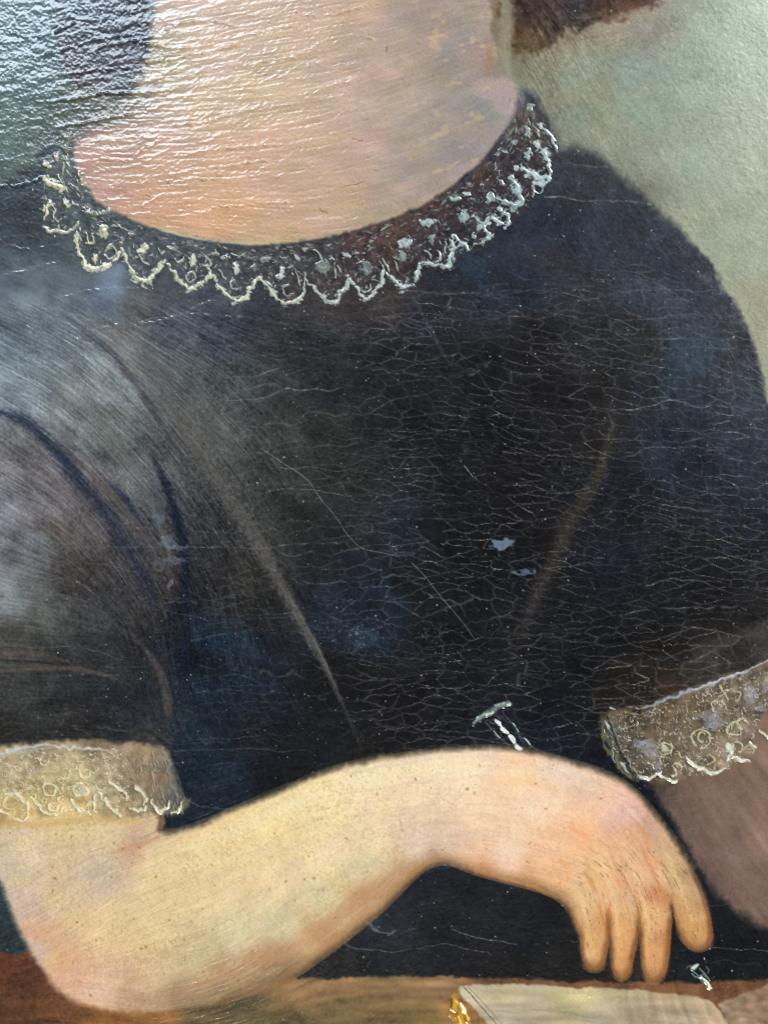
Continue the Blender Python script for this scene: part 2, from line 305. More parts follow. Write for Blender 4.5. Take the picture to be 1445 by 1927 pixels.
# yellow flakes of old varnish in the shaded side of the neck
fl = smooth(1.55, 2.2, E2 * .9 + fnoise(5, 3, -.2) * .9 + .5 * BRC) * smooth(720, 800, XX) * smooth(975, 930, XX) * smooth(380, 320, YY) * (sdS > 6)
lay(fl * .42, np.array((200, 172, 128), f32) / 255)
lay(.14 * smooth(1.1, 2.0, fnoise(20, 10, -.3)) * msk, np.array((196, 172, 118), f32) / 255)
lay(.25 * smooth(.9, 2.0, fnoise(26, 12, -.2)) * msk, np.array((222, 178, 164), f32) / 255)
lay(.55 * smooth(.9, 2.0, fnoise(7, 4, -.2)) * smooth(40, 4, sdS) * (sdS > 0) * smooth(300, 420, YY), np.array((176, 166, 128), f32) / 255)
# shadow of the hair on the neck and greenish reserve down the right side
brush([(945,-60),(955,40),(950,110),(968,160),(985,200)], [18,20,16,14,8], (150,148,128), [.7,.75,.6,.6,.3], hard=0)
brush([(300,150),(262,190),(215,225),(150,245),(110,262)], [14,18,20,18,12], (84,76,60), [.2,.55,.6,.5,.4], hard=0)
brush([(916,70),(922,110),(916,140)], [8,12,6], (150,112,84), [.2,.6,.2], hard=0)
brush([(985,165),(975,215),(945,262),(910,310),(870,345)], [14,15,11,9,5], (102,104,124), [.3,.6,.55,.5,.2], hard=0, rag=1.2)
brush([(288,424),(330,440),(375,449),(430,456),(520,457),(600,448)], [3,5,5,5,5,3], (186,182,148), [.6,.9,.8,.6,.4,.1], hard=.2)

# --- table, then everything over the dress in the lower part
sdT = sdf([(-260,1792),(0,1792),(60,1790),(120,1800),(400,1850),(545,1842),(700,1838),(860,1842),(1100,1845),(1250,1848),(1340,1845),(1445,1842),(1700,1830),(1700,2200),(-260,2200)])
c = field([(0,1820,(96,58,42)),(60,1850,(92,58,42)),(0,1900,(92,60,42)),(100,1900,(104,68,44)),(200,1920,(140,92,50)),(300,1915,(150,104,58)),(380,1900,(100,84,56)),(470,1880,(88,78,54)),(560,1870,(138,106,72)),(640,1850,(140,106,74)),
    (640,1900,(112,92,56)),(540,1920,(92,80,50)),(750,1870,(138,110,76)),(780,1910,(116,96,58)),(830,1860,(148,116,84)),(950,1848,(122,84,60)),(1150,1850,(112,74,52)),(1280,1860,(126,86,58)),(1350,1862,(104,70,48)),(1430,1850,(100,70,50)),(840,1910,(150,110,60)),(420,2100,(100,72,46)),(-150,1900,(88,56,40))], 3.2, 1.0, 14)
c = c * (1 + .06 * BRC + .05 * fnoise(14, 5))[..., None]
lay(edge(sdT, 4, 1, 1.5), c); region('table', sdT, 1)
# book
sdB = sdf([(862,1862),(900,1856),(1000,1854),(1100,1857),(1190,1861),(1262,1868),(1318,1876),(1345,1890),(1372,1935),(1420,2060),(1430,2200),(1000,2200),(930,1960),(880,1890)])
c = field([(900,1875,(170,166,146)),(960,1870,(176,168,144)),(1000,1900,(158,150,138)),(930,1920,(164,158,146)),(1080,1868,(182,174,134)),(1060,1890,(146,142,116)),(1120,1915,(160,152,140)),(1180,1878,(166,156,130)),(1200,1905,(142,136,122)),
    (1260,1885,(156,142,118)),(1310,1890,(164,150,130)),(1300,1925,(158,148,134)),(1240,1925,(148,134,118)),(1340,1920,(170,152,132)),(1100,2100,(160,150,136))], 3, 1, 14)
c = c * (1 + .04 * BRC + .04 * fnoise(26, 4, -.03))[..., None] * np.array((1.15, 1.11, 1.05), f32)
lay(edge(sdB, 3, .8, 1), c); region('book', sdB, .6)
brush([(872,1858),(905,1895),(945,1940)], [1.2,1.6,1.2], (96,92,84), .9); brush([(880,1858),(915,1895),(960,1945)], [1,1.2,1], (120,114,100), .7)
brush([(960,1868),(1040,1866),(1120,1868),(1200,1872)], [4,7,7,4], (190,182,134), [.2,.6,.6,.2], hard=0, height=.6)
brush([(900,1863),(1000,1859),(1100,1862)], [3,3,3], (190,186,170), [.5,.6,.3], hard=0, height=.5)
for q in range(46):
    x = rng.uniform(1040, 1220); y = 1864 + rng.uniform(0, 26) + (x - 1040) * .02
    brush([(x, y), (x + rng.uniform(-8, 8), y + rng.uniform(2, 7))], [1.2, .7], (196,190,150), .55, height=.5)
for q in range(18):
    x = rng.uniform(900, 1280); y = rng.uniform(1885, 1960); L = rng.uniform(30, 80)
    brush([(x, y), (x + L, y + L * rng.uniform(-.02, .22))], [2, 4, 1.5], (132,130,124) if q % 2 else (176,166,148), .35, hard=0)
sd2 = sdf([(1345,1888),(1370,1878),(1400,1868),(1445,1852),(1560,1800),(1700,1780),(1700,2200),(1440,2200),(1380,1950)])
c = field([(1400,1890,(146,120,98)),(1440,1870,(140,112,90)),(1400,1925,(152,126,104)),(1360,1900,(150,128,106)),(1600,2000,(146,120,98))])
lay(edge(sd2, 4, 1, 1.5), c * (1 + .08 * fnoise(6, 3))[..., None]); region('page', sd2, .6)

# --- farther forearm in shade
sdR = sdf([(1215,1462),(1240,1500),(1268,1545),(1295,1600),(1325,1650),(1360,1692),(1400,1725),(1450,1750),(1560,1780),(1700,1790),(1700,1250),(1445,1330),(1350,1400)])
c = field([(1300,1500,(114,94,82)),(1400,1450,(126,104,88)),(1432,1370,(132,108,92)),(1350,1580,(124,101,92)),(1430,1580,(138,113,100)),(1420,1690,(112,90,82)),(1250,1500,(84,70,66)),(1330,1630,(108,86,80)),(1400,1540,(130,106,94)),(1290,1560,(104,86,80)),(1600,1500,(130,106,94))])
lay(edge(sdR, 11, 1, 2.5), c * (1 + .03 * BRC + .03 * fnoise(10))[..., None]); region('forearm', sdR, .8)

# --- near arm: upper arm, forearm, hand, fingers
ARM = [(-260,1480),(0,1490),(150,1510),(296,1500),(306,1535),(308,1566),(360,1556),(430,1528),(500,1497),(560,1473),(620,1450),(700,1430),(800,1417),(900,1409),(980,1413),(1050,1430),(1110,1446),(1160,1467),(1200,1497),(1232,1534),
       (1270,1584),(1292,1625),(1290,1680),(1262,1700),(1254,1745),(1200,1748),(1146,1748),(1092,1745),(1076,1716),(1052,1690),(1010,1672),(950,1657),(890,1640),(862,1628),(835,1622),(800,1632),(765,1662),(720,1708),(660,1757),(600,1802),
       (540,1842),(460,1872),(370,1892),(280,1903),(200,1900),(145,1884),(98,1848),(62,1796),(30,1735),(2,1665),(-40,1640),(-260,1600)]
sdA = sdf(ARM)
FNG = [[(1072,1690),(1079,1724),(1092,1760),(1096,1800),(1104,1818),(1121,1823),(1134,1812),(1139,1790),(1146,1745),(1140,1700)],
       [(1142,1700),(1148,1760),(1150,1808),(1156,1830),(1169,1839),(1182,1828),(1188,1805),(1197,1765),(1202,1725),(1200,1690)],
       [(1198,1690),(1203,1740),(1206,1800),(1214,1834),(1230,1845),(1245,1834),(1254,1805),(1258,1750),(1262,1705),(1240,1680)],
       [(1228,1600),(1246,1660),(1262,1708),(1274,1745),(1288,1768),(1306,1782),(1325,1780),(1337,1764),(1333,1730),(1322,1690),(1304,1640),(1272,1586),(1240,1560)]]
sdF = [sdf(f, st=2) for f in FNG]
ALL = np.maximum.reduce([sdA] + sdF)
c = field([(50,1600,(220,196,160)),(20,1640,(206,184,162)),(100,1560,(222,196,140)),(200,1570,(226,200,152)),(245,1596,(212,164,134)),(200,1620,(206,182,156)),(100,1680,(224,190,150)),(180,1650,(206,182,158)),(300,1620,(238,208,158)),(400,1580,(242,210,152)),
    (500,1550,(242,214,150)),(600,1500,(236,214,158)),(700,1462,(232,210,174)),(800,1440,(236,214,182)),(870,1450,(240,210,176)),(930,1440,(232,204,176)),(200,1750,(234,200,148)),(40,1700,(206,180,160)),(75,1760,(218,166,128)),(100,1800,(224,170,122)),(130,1840,(222,172,140)),(70,1790,(206,178,166)),
    (180,1860,(224,180,152)),(300,1750,(234,204,150)),(400,1700,(234,206,156)),(500,1650,(238,206,160)),(600,1600,(240,212,164)),(700,1570,(234,208,166)),(780,1580,(224,196,176)),(450,1750,(216,203,158)),(520,1730,(210,196,154)),(600,1680,(212,196,154)),(680,1630,(212,194,154)),
    (380,1800,(206,186,140)),(300,1830,(218,184,142)),(420,1830,(184,146,112)),(500,1800,(188,142,104)),(600,1745,(192,144,102)),(700,1690,(184,138,102)),(760,1650,(180,142,104)),(250,1885,(190,150,118)),(350,1880,(150,122,92)),(440,1865,(128,108,80)),(520,1840,(128,104,76)),
    (815,1612,(182,150,124)),(850,1590,(222,190,168)),(780,1510,(238,208,172)),(720,1520,(236,206,166)),(900,1540,(246,208,172)),(980,1480,(250,206,164)),(1000,1520,(246,208,176)),(960,1450,(240,198,158)),(1060,1460,(226,200,176)),(1100,1480,(232,196,166)),(1120,1500,(236,190,158)),(950,1600,(242,204,176)),
    (880,1612,(228,184,150)),(900,1632,(222,150,100)),(1000,1660,(214,156,108)),(1040,1600,(240,190,152)),(1100,1570,(242,180,134)),(1060,1640,(232,178,128)),(1150,1520,(232,186,160)),(1180,1530,(216,172,160)),(1200,1575,(222,164,126)),(1230,1560,(200,158,134)),(1235,1620,(210,150,108)),(1290,1680,(204,160,108)),
    (1250,1640,(214,178,128)),(1310,1740,(204,150,90)),(1318,1690,(178,136,96)),(1300,1640,(176,138,104)),(1270,1610,(204,172,128)),(1120,1640,(228,182,126)),(1170,1640,(226,178,138)),(1200,1640,(232,176,132)),(1100,1700,(222,178,122)),(1112,1770,(222,168,110)),(1125,1805,(206,150,90)),(1150,1700,(226,178,128)),
    (1165,1760,(222,166,104)),(1170,1820,(204,144,88)),(1160,1660,(224,170,124)),(1215,1720,(228,180,122)),(1228,1790,(216,156,100)),(1232,1828,(200,140,88)),(1240,1680,(200,128,84)),(1136,1740,(210,140,86)),(1246,1760,(196,136,88))], 3.3, .8, 20)
c = c * (1 + .010 * BRC + .012 * BR + .010 * fnoise(8) + .008 * fnoise(20) + .012 * fnoise(2))[..., None]
lm = c.mean(-1, keepdims=True); c = (lm + (c - lm) * .93) * np.array((1.03, 1.04, 1.05), f32)
lay(edge(ALL, 9, .8, 1.2), c)
kA = region('forearm', sdA, .5)
k = len(NAMES) + 1; NAMES[k] = 'hand'; kH = k
ID[(sdA > 0) & (XX > 960 + (YY - 1530) * -.15)] = k
for s_ in sdF[:3]:
    k = len(NAMES) + 1; NAMES[k] = 'finger'; ID[(s_ > 0) & (YY > 1700)] = k
k = len(NAMES) + 1; NAMES[k] = 'finger'; ID[(sdF[3] > 0) & (YY > 1600 + (1290 - XX) * .8)] = k
NAK = 1
MA = smooth(-2, 6, ALL)
lay(.22 * smooth(.9, 1.9, fnoise(16, 8, -.3)) * MA, np.array((238, 206, 190), f32) / 255)
lay(.22 * smooth(.9, 1.9, fnoise(14, 8, -.3)) * MA * smooth(900, 500, XX), np.array((236, 214, 140), f32) / 255)
# brown turn of the form along the lower edge of the arm
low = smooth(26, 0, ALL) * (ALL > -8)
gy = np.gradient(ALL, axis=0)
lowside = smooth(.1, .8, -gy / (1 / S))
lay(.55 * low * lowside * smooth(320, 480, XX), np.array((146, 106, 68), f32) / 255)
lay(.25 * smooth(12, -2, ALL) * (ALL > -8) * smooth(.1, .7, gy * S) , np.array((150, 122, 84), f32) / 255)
brush([(884,1636),(950,1656),(1010,1672),(1050,1690)], [5,7,7,5], (214,150,98), [.3,.55,.5,.3], hard=0)
brush([(835,1620),(800,1628),(760,1662),(720,1700)], [5,8,8,6], (176,134,84), [.5,.8,.6,.3], hard=0)
brush([(300,1574),(262,1588),(215,1606)], [6,9,8], (208,154,122), [.8,.8,.2], hard=0)
brush([(308,1548),(290,1566),(262,1578),(230,1570)], [6,6,8,5], (176,170,152), [.6,.7,.6,.2], hard=0)
brush([(304,1500),(302,1560)], [10,12], (112,76,56), [.6,.85], hard=0)
brush([(-100,1545),(60,1552),(170,1540),(260,1545)], [14,12,12,10], (206,172,104), [.6,.6,.6,.4], hard=0)
brush([(300,1872),(380,1850),(470,1822),(560,1778),(640,1722),(720,1664),(780,1628)], [16,22,26,28,26,20,10], (188,146,108), [.3,.55,.6,.6,.55,.5,.2], hard=0)
brush([(330,1600),(430,1566),(520,1524),(620,1484),(720,1458),(820,1442),(920,1436)], [16,24,26,26,24,20,12], (250,230,188), [.2,.5,.6,.6,.6,.55,.1], hard=0)
brush([(120,1700),(220,1720),(330,1690),(440,1640),(560,1600)], [30,40,46,44,30], (236,208,158), [.2,.35,.4,.4,.2], hard=0)
brush([(60,1572),(150,1566),(220,1578)], [4,6,4], (240,216,168), [.3,.7,.3], hard=0)
# separations and warm accents on the hand
for pts, w, col, a in [([(1140,1720),(1146,1770),(1147,1835)], [3,6,9], (46,36,30), [.2,.9,.95]), ([(1200,1730),(1198,1775),(1198,1838)], [3,6,9], (40,32,26), [.2,.9,.95]),
        ([(1150,1690),(1140,1730),(1140,1770)], [4,5,3], (206,118,66), [.3,.75,.4]), ([(1098,1640),(1112,1660),(1124,1700),(1136,1740)], [5,8,7,5], (206,136,78), [.5,.6,.6,.5]),
        ([(1164,1628),(1178,1660),(1196,1700),(1202,1740)], [3,4,5,4], (196,130,84), [.4,.6,.7,.6]), ([(1205,1590),(1222,1630),(1240,1670),(1256,1708)], [7,8,8,6], (204,134,92), [.4,.7,.75,.6]),
        ([(1070,1555),(1100,1575),(1130,1590)], [7,9,6], (240,168,116), [.4,.7,.3]), ([(1050,1610),(1062,1630),(1070,1655)], [5,7,4], (236,160,110), [.3,.6,.2]), ([(1196,1545),(1212,1570),(1218,1600)], [8,10,7], (216,146,100), [.3,.6,.4]),
        ([(1160,1655),(1166,1668)], [5,4], (240,146,96), [.7,.4]), ([(1178,1665),(1184,1690),(1192,1712)], [4,5,4], (206,188,184), [.4,.7,.3]), ([(1112,1672),(1122,1690),(1124,1704)], [4,5,3], (236,204,180), [.4,.7,.3]),
        ([(1160,1500),(1185,1525),(1208,1552)], [5,7,5], (234,206,196), [.3,.7,.3]), ([(1055,1440),(1090,1460),(1120,1478)], [5,7,4], (222,206,190), [.3,.7,.2]), ([(700,1448),(770,1432),(860,1424),(950,1428)], [6,9,9,6], (230,212,190), [.2,.6,.5,.2]),
        ([(930,1470),(1000,1470),(1060,1490)], [10,13,8], (252,200,148), [.3,.6,.2]), ([(1212,1620),(1216,1650),(1222,1690)], [5,6,5], (226,178,130), [.4,.6,.3]), ([(1104,1740),(1112,1775),(1116,1805)], [5,7,5], (232,184,128), [.4,.6,.2]),
        ([(1160,1720),(1160,1760),(1164,1800)], [5,6,5], (232,180,122), [.4,.6,.3]), ([(1212,1740),(1216,1790),(1222,1820)], [5,6,5], (232,178,120), [.3,.6,.3]), ([(1244,1590),(1264,1640),(1284,1700)], [7,9,6], (216,188,140), [.4,.6,.3]),
        ([(1086,1580),(1106,1630),(1118,1680)], [4,6,4], (210,156,112), [.1,.4,.3]), ([(1138,1580),(1158,1630),(1176,1680)], [4,6,4], (210,150,108), [.1,.45,.35]), ([(1112,1575),(1134,1630),(1152,1690),(1164,1760)], [6,8,8,6], (242,206,164), [.1,.45,.5,.3]),
        ([(1165,1570),(1190,1630),(1208,1690),(1224,1760)], [6,8,8,7], (240,202,160), [.1,.45,.5,.3]), ([(1068,1620),(1090,1680),(1106,1740)], [6,8,7], (240,204,160), [.1,.45,.3]), ([(1252,1600),(1276,1660),(1300,1730)], [5,7,6], (236,200,148), [.2,.45,.4]),
        ([(1268,1720),(1284,1755),(1306,1776)], [3,4,3], (222,160,92), [.3,.6,.4]), ([(1330,1770),(1334,1740),(1318,1680),(1296,1630)], [5,6,6,4], (124,92,66), [.5,.6,.6,.2]),
        ([(1134,1812),(1142,1780),(1140,1740)], [4,4,3], (186,116,66), [.5,.6,.2]), ([(1184,1826),(1194,1780),(1200,1740)], [4,4,3], (176,106,62), [.5,.6,.2]), ([(1248,1832),(1257,1790),(1260,1740)], [4,4,3], (170,104,62), [.5,.6,.3])]:
    brush(pts, w, col, a, hard=0)
for s_ in sdF:
    m_ = smooth(11, 0, s_) * (s_ > -3) * smooth(1690, 1745, YY + (XX > 1262) * 25)
    lay(.5 * m_, np.array((152, 98, 54), f32) / 255)
    m_ = smooth(14, 2, s_) * (s_ > -3) * smooth(1700, 1760, YY) * smooth(.2, .9, -np.gradient(s_, axis=1) * S)
    lay(.35 * m_, np.array((140, 84, 46), f32) / 255)
brush([(1263,1700),(1266,1740),(1264,1790),(1258,1836)], [2,5,7,7], (20,20,24), [.2,.9,.9,.7], hard=.2)
# dark speckled grain in the finger paint and pinholes over the arm
sp = smooth(1.2, 2.0, lic(THETA, .8, 5)) * smooth(0, 14, ALL) * smooth(1040, 1110, XX) * smooth(1560, 1640, YY)
lay(.5 * sp, np.array((132, 98, 54), f32) / 255)
sp = smooth(2.3, 3.0, fnoise(2.2)) * smooth(4, 20, ALL)
lay(.55 * sp, np.array((150, 112, 62), f32) / 255)
sp = smooth(.6, 1.8, fnoise(1.4, 1.4) + .5 * fnoise(30)) * smooth(4, 20, ALL) * smooth(900, 700, XX)
lay(.22 * sp, np.array((176, 140, 82), f32) / 255)
H += MA * (BR * .012 + fnoise(4) * .03)
# gold clasp on the book
kG = len(NAMES) + 1; NAMES[kG] = 'gold_clasp'
for pts, w, col in [([(852,1876),(862,1898),(878,1930)], [5,11,12], (206,150,40)), ([(846,1912),(858,1922),(868,1940)], [4,7,6], (196,138,36)), ([(858,1884),(872,1900),(882,1918)], [2.5,4.5,3], (240,204,110)), ([(868,1892),(876,1902)], [4,3], (236,226,190)),
        ([(848,1900),(856,1906)], [3,2], (230,180,70)), ([(872,1912),(880,1926)], [2,2], (140,92,24)), ([(853,1880),(851,1896)], [1.5,1.5], (150,96,22)), ([(862,1912),(870,1932)], [2.5,2], (242,206,96))]:
    brush(pts, w, col, .95, height=1.2, mark=kG)

# --- cuffs: transparent lace over skin and sleeve
sdL = sdf([(-260,1404),(0,1404),(80,1396),(160,1394),(240,1398),(296,1402),(322,1420),(338,1460),(352,1500),(356,1516),(330,1528),(290,1530),(226,1538),(170,1534),(100,1538),(30,1548),(-260,1560)])
c = 1.05 * field([(20,1440,(186,164,122)),(100,1440,(196,172,124)),(60,1460,(184,162,124)),(150,1450,(198,176,126)),(220,1430,(168,144,112)),(260,1420,(160,128,94)),(200,1470,(176,154,118)),(310,1470,(132,100,72)),(280,1460,(146,118,90)),(325,1440,(92,88,78)),(345,1500,(74,72,66)),(60,1500,(194,166,100)),(150,1520,(206,172,104)),
    (250,1505,(160,138,98)),(300,1510,(128,108,84)),(330,1500,(84,80,72)),(60,1412,(150,130,100)),(200,1402,(130,106,78)),(0,1540,(186,150,84)),(120,1530,(206,174,112))], 3.4, 1, 12)
lay(edge(sdL, 6, 1.2, 2) * .9, (c * .86 + .12) * (1 + .06 * fnoise(4) + .05 * fnoise(10))[..., None]); kCL = region('lace_cuff', sdL, .8)
sdRc = sdf([(1131,1350),(1160,1338),(1200,1330),(1262,1308),(1330,1284),(1400,1258),(1450,1240),(1700,1160),(1700,1260),(1450,1330),(1428,1350),(1418,1392),(1404,1430),(1360,1446),(1330,1455),(1290,1462),(1240,1473),(1200,1470),(1172,1448),(1148,1412),(1134,1380)])
c = field([(1180,1350,(82,62,38)),(1250,1350,(98,74,46)),(1300,1335,(98,78,54)),(1350,1320,(108,90,70)),(1420,1290,(112,94,74)),(1145,1390,(54,56,46)),(1165,1430,(66,66,52)),(1200,1420,(84,72,58)),(1250,1440,(104,84,62)),(1300,1420,(112,92,70)),(1380,1400,(120,100,80)),(1230,1380,(92,72,46)),(1330,1380,(104,86,64)),(1600,1250,(110,94,76))], 3.4, 1, 12)
lay(edge(sdRc, 6, 1.2, 2) * .92, (c * .74 + np.array((.135, .135, .13), f32)) * (1 + .10 * fnoise(4) + .08 * fnoise(9))[..., None]); kCR = region('lace_cuff', sdRc, .8)

# --- net of the collar
COLL = [(112,262),(92,300),(78,340),(82,400),(92,440),(140,446),(150,480),(168,508),(200,506),(228,490),(250,520),(273,534),(290,520),(311,494),(335,530),(355,546),(380,536),(400,518),(425,556),(443,568),(465,560),(490,528),(515,560),(538,572),
        (562,564),(578,530),(605,556),(629,572),(645,552),(662,532),(688,570),(704,552),(721,532),(756,546),(782,528),(800,508),(840,506),(858,490),(884,476),(908,464),(930,432),(960,424),(985,394),(1010,350),(1036,336),(1042,300),(1040,262),(1020,222),(992,190),(962,222),(900,318),(790,395),(640,446),(470,466),(290,436),(180,384),(136,300),(140,262)]
sdC = sdf(COLL, False); sdC = np.minimum(sdC, -sdS + 3)
c = field([(110,300,(58,62,60)),(100,400,(54,60,62)),(150,400,(56,64,68)),(200,430,(60,66,72)),(300,460,(58,60,66)),(300,500,(60,66,72)),(400,480,(54,58,62)),(400,520,(58,62,68)),(500,480,(56,54,58)),(500,540,(56,54,58)),(600,480,(54,50,54)),(600,540,(60,52,54)),(690,450,(70,50,48)),(700,500,(54,48,52)),
    (760,430,(78,56,50)),(800,480,(50,42,46)),(850,400,(62,48,48)),(860,450,(46,40,46)),(920,340,(60,46,46)),(940,400,(42,38,46)),(980,280,(44,40,48)),(1000,340,(46,38,40)),(960,300,(46,42,52)),(1010,240,(70,62,58)),(1000,210,(84,74,66))], 3, 1, 14)
c = c * (1.08 + .14 * fnoise(3) + .08 * BR)[..., None] * .85 + .032 + (.045 * smooth(760, 200, XX))[..., None] * np.array((.8, 1, 1.1), f32)  # bluish lift towards the left paints glare haze into the net
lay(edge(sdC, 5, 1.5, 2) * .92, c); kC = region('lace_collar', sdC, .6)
# worn red ground showing along the right neckline
rw = smooth(.5, 1.6, fnoise(9, 5, -.5) + .4 * E1) * smooth(22, 4, np.abs(sdS + 12)) * smooth(620, 680, XX) * smooth(215, 260, YY)
lay(.38 * rw, np.array((112, 70, 58), f32) / 255)
rw = smooth(1.0, 1.8, fnoise(4, 3, -.5)) * smooth(14, 3, np.abs(sdS + 4)) * smooth(740, 790, XX) * smooth(215, 260, YY)
lay(.8 * rw, np.array((176, 110, 66), f32) / 255)

CURP = {}
def piece(name, parent):
    k = len(NAMES) + 1; NAMES[k] = name; CURP[k] = parent; return k
WH = [(176,190,184), (190,196,176), (200,200,178), (166,182,182)]
def cw(x, j=0):
    t = min(max((x - 150) / 700, 0), 1); b = np.array((198,194,166)) * (1 - t) + np.array((158,178,182)) * t
    return b + rng.uniform(-14, 14) + np.array((rng.uniform(-5, 5), 0, rng.uniform(-8, 6)))
# little flecks and threads of the lace, joined
kF = piece('lace_thread', kC)
ring_d = sdC
for q in range(3200):
    x = rng.uniform(80, 1045); y = rng.uniform(210, 570)
    i, j = int((y - Y0) * S), int((x - X0) * S)
    if sdC[i, j] < 3: continue
    edged = sdS[i, j] > -34
    a0 = math.atan2(np.gradient(sdS[i-3:i+4, j-3:j+4])[0][3, 3], np.gradient(sdS[i-3:i+4, j-3:j+4])[1][3, 3]) + math.pi / 2
    a = (a0 + rng.normal(0, .35)) if edged else rng.uniform(0, math.pi)
    L = rng.uniform(2, 7) * (1.2 if edged else .7); cu = rng.uniform(-1.6, 1.6)
    p = [(x - L * math.cos(a), y - L * math.sin(a)), (x - cu * math.sin(a), y + cu * math.cos(a)), (x + L * math.cos(a), y + L * math.sin(a))]
    v = rng.uniform(.5, 1.12)
    brush(p, [.7, rng.uniform(1.0, 2.6), .7], np.minimum(cw(x) * v * 1.06, 236), rng.uniform(.3, .95), rag=1.2, hard=.25, height=rng.uniform(.15, .5), mark=kF if v > .8 else None, n=3)
SC = [[(145,436),(152,472),(163,500),(178,508),(192,506),(206,499),(221,491),(228,478)], [(230,472),(243,495),(256,520),(273,533),(287,520),(300,505),(312,487)], [(311,494),(324,509),(338,529),(355,545),(371,540),(386,529),(396,514),(393,503)],
    [(402,516),(412,534),(427,555),(443,566),(460,561),(470,547),(477,530),(490,522)], [(489,522),(505,542),(519,560),(537,570),(557,566),(569,554),(574,537),(576,509)], [(578,526),(592,543),(606,555),(629,570),(640,556),(650,542),(661,526)],
    [(660,528),(674,547),(687,565),(696,565),(703,551),(718,533),(721,512),(719,494)], [(728,512),(742,528),(756,543),(766,540),(777,536)], [(781,531),(787,513),(796,497),(816,497),(838,503),(848,488),(850,461),(844,452)],
    [(852,443),(867,459),(883,471)], [(891,464),(907,462),(912,452),(916,438),(904,421),(892,407)], [(913,419),(930,411),(943,421),(954,424),(956,413),(948,402),(940,391)], [(933,373),(950,380),(964,387),(981,383),(974,357),(961,334)],
    [(965,312),(987,323),(1005,332),(1020,340),(1033,331),(1034,314),(1027,293),(1007,268)], [(1017,236),(1033,253),(1042,271),(1044,288)], [(95,380),(89,398),(86,414)], [(87,428),(100,437),(118,438),(138,432),(153,421)], [(88,342),(104,348),(121,356)]]
SW = [[2,3,4.5,5,4,3,2.5,3],[2.5,3.5,6,9,5,3.5,1.5],[1.5,3,4,5,4,4,3,1.5],[2.5,3.5,4,5.5,4.5,4,3.5,4],[3.5,4.5,5,5,5,3,2,1],[1.5,3,5,5,3.5,3.5,3],[3,4,6,4,2.5,5,3,2],[1,4,6,4,2],[2,5,3,5,5.5,3.5,6,4],[2.5,4,2],[1,1.5,3,8,6,3],[4,5,4.5,6,2,4,2.5],[3,5.5,7,8,6,3],[3,6,9,8,2.5,2.5,7,5],[2.5,2.5,3,1.5],[3,3.5,2.5],[2.5,3,3,2.5,1.5],[5,7,4]]
for p, w in zip(SC, SW):
    k = piece('scallop', kC); mx = np.mean([q[0] for q in p])
    p = [(a + rng.normal(0, .7), b + rng.normal(0, .7)) for a, b in p]
    brush(p, np.array(w) * 1.28, np.minimum(cw(mx) * 1.04, 238), .95, rag=1.6, tex=2.2, hard=.4, height=.45, mark=k)
    for r in range(3):     # separate bristle ridges of thicker paint
        off = (r - 1) * .35 * np.mean(w)
        brush([(a + off, b + rng.normal(0, .6)) for a, b in p], np.array(w) * rng.uniform(.28, .5), np.minimum(cw(mx) * rng.uniform(1.0, 1.16), 238), [.35, .9, .85, .9, .4], rag=1.4, tex=1.2, height=.5, mark=k)
    Pp = spline(p, False, 6); ww = np.interp(np.linspace(0, 1, len(Pp)), np.linspace(0, 1, len(w)), w)
    for r in range(int(len(Pp) * .8)):
        i = rng.integers(0, len(Pp) - 1); t = Pp[i + 1] - Pp[i]; t = t / (np.linalg.norm(t) + 1e-6); a = rng.normal(0, .5)
        t = np.array([t[0] * math.cos(a) - t[1] * math.sin(a), t[0] * math.sin(a) + t[1] * math.cos(a)]); o = Pp[i] + rng.normal(0, ww[i] * .8, 2); L = rng.uniform(1.5, 6)
        brush([o - t * L, o + t * L], [.6, rng.uniform(1.0, 2.0), .6], np.minimum(cw(mx) * rng.uniform(.62, 1.14), 240), rng.uniform(.5, .95), rag=1.4, tex=1.5, height=.4, mark=k, n=3)
BD = [(195,439,9,13,1),(271,470,12,9,1),(129,387,8,12,1),(181,487,6,8,1),(363,492,9,12,1),(442.7,506,9,12,1),(531,515,10,15,1),(609,503,13,15,.72),(688,504,12,14,.72),(756,483,9,12,.8),(763,528,6,7,.75),(871,409,9,13,.9),(921,376,8,12,.9),(891,447,5,8,1),(812,452,7,13,.8),(992,294,8,11,.85),
      (993,249,6,11,.8),(996,203,6,9,.75),(802,421,19,8,.95),(761,459,15,8,.95),(652,481,13,6,.9),(857,376,14,5,1),(880,366,10,4,1),(940,345,4,9,.8),(108,300,6,10,.8),(90,312,10,6,.9),(130,260,8,9,.6),(128,282,9,7,.6),(150,330,5,12,.7),(156,348,5,12,.8),(500,485,9,6,.8),(560,487,6,5,.85),(405,478,8,6,.7),
      (576,470,6,4,.8),(425,487,10,6,.6),(478,503,6,7,.6),(326,468,12,6,.6),(232,455,6,7,.65),(170,402,8,6,.6),(200,400,12,6,.7),(250,442,8,5,.6),(966,270,4,7,.8),(950,286,9,4,.9)]
for x, y, rx, ry, v in BD:
    k = piece('bead', kC); c0 = cw(x)
    if rx >= ry: p = [(x - rx * .5, y + rng.normal(0, 1.5)), (x, y), (x + rx * .5, y + rng.normal(0, 1.5))]; rr = ry
    else: p = [(x + rng.normal(0, 1.2), y - ry * .45), (x, y), (x + rng.normal(0, 1.2), y + ry * .45)]; rr = rx
    brush(p, [rr * .76, rr, rr * .66], np.minimum(c0 * v * .95, 236), .95, rag=1.6, tex=1.6, hard=.6, height=1.2, mark=k)
    brush([(p[0][0] - .2 * rr, p[0][1]), (p[-1][0] + .1 * rr, p[-1][1])], [rr * .5, rr * .35], np.minimum(c0 * v * 1.08, 236), .7, rag=1.3, height=.8)
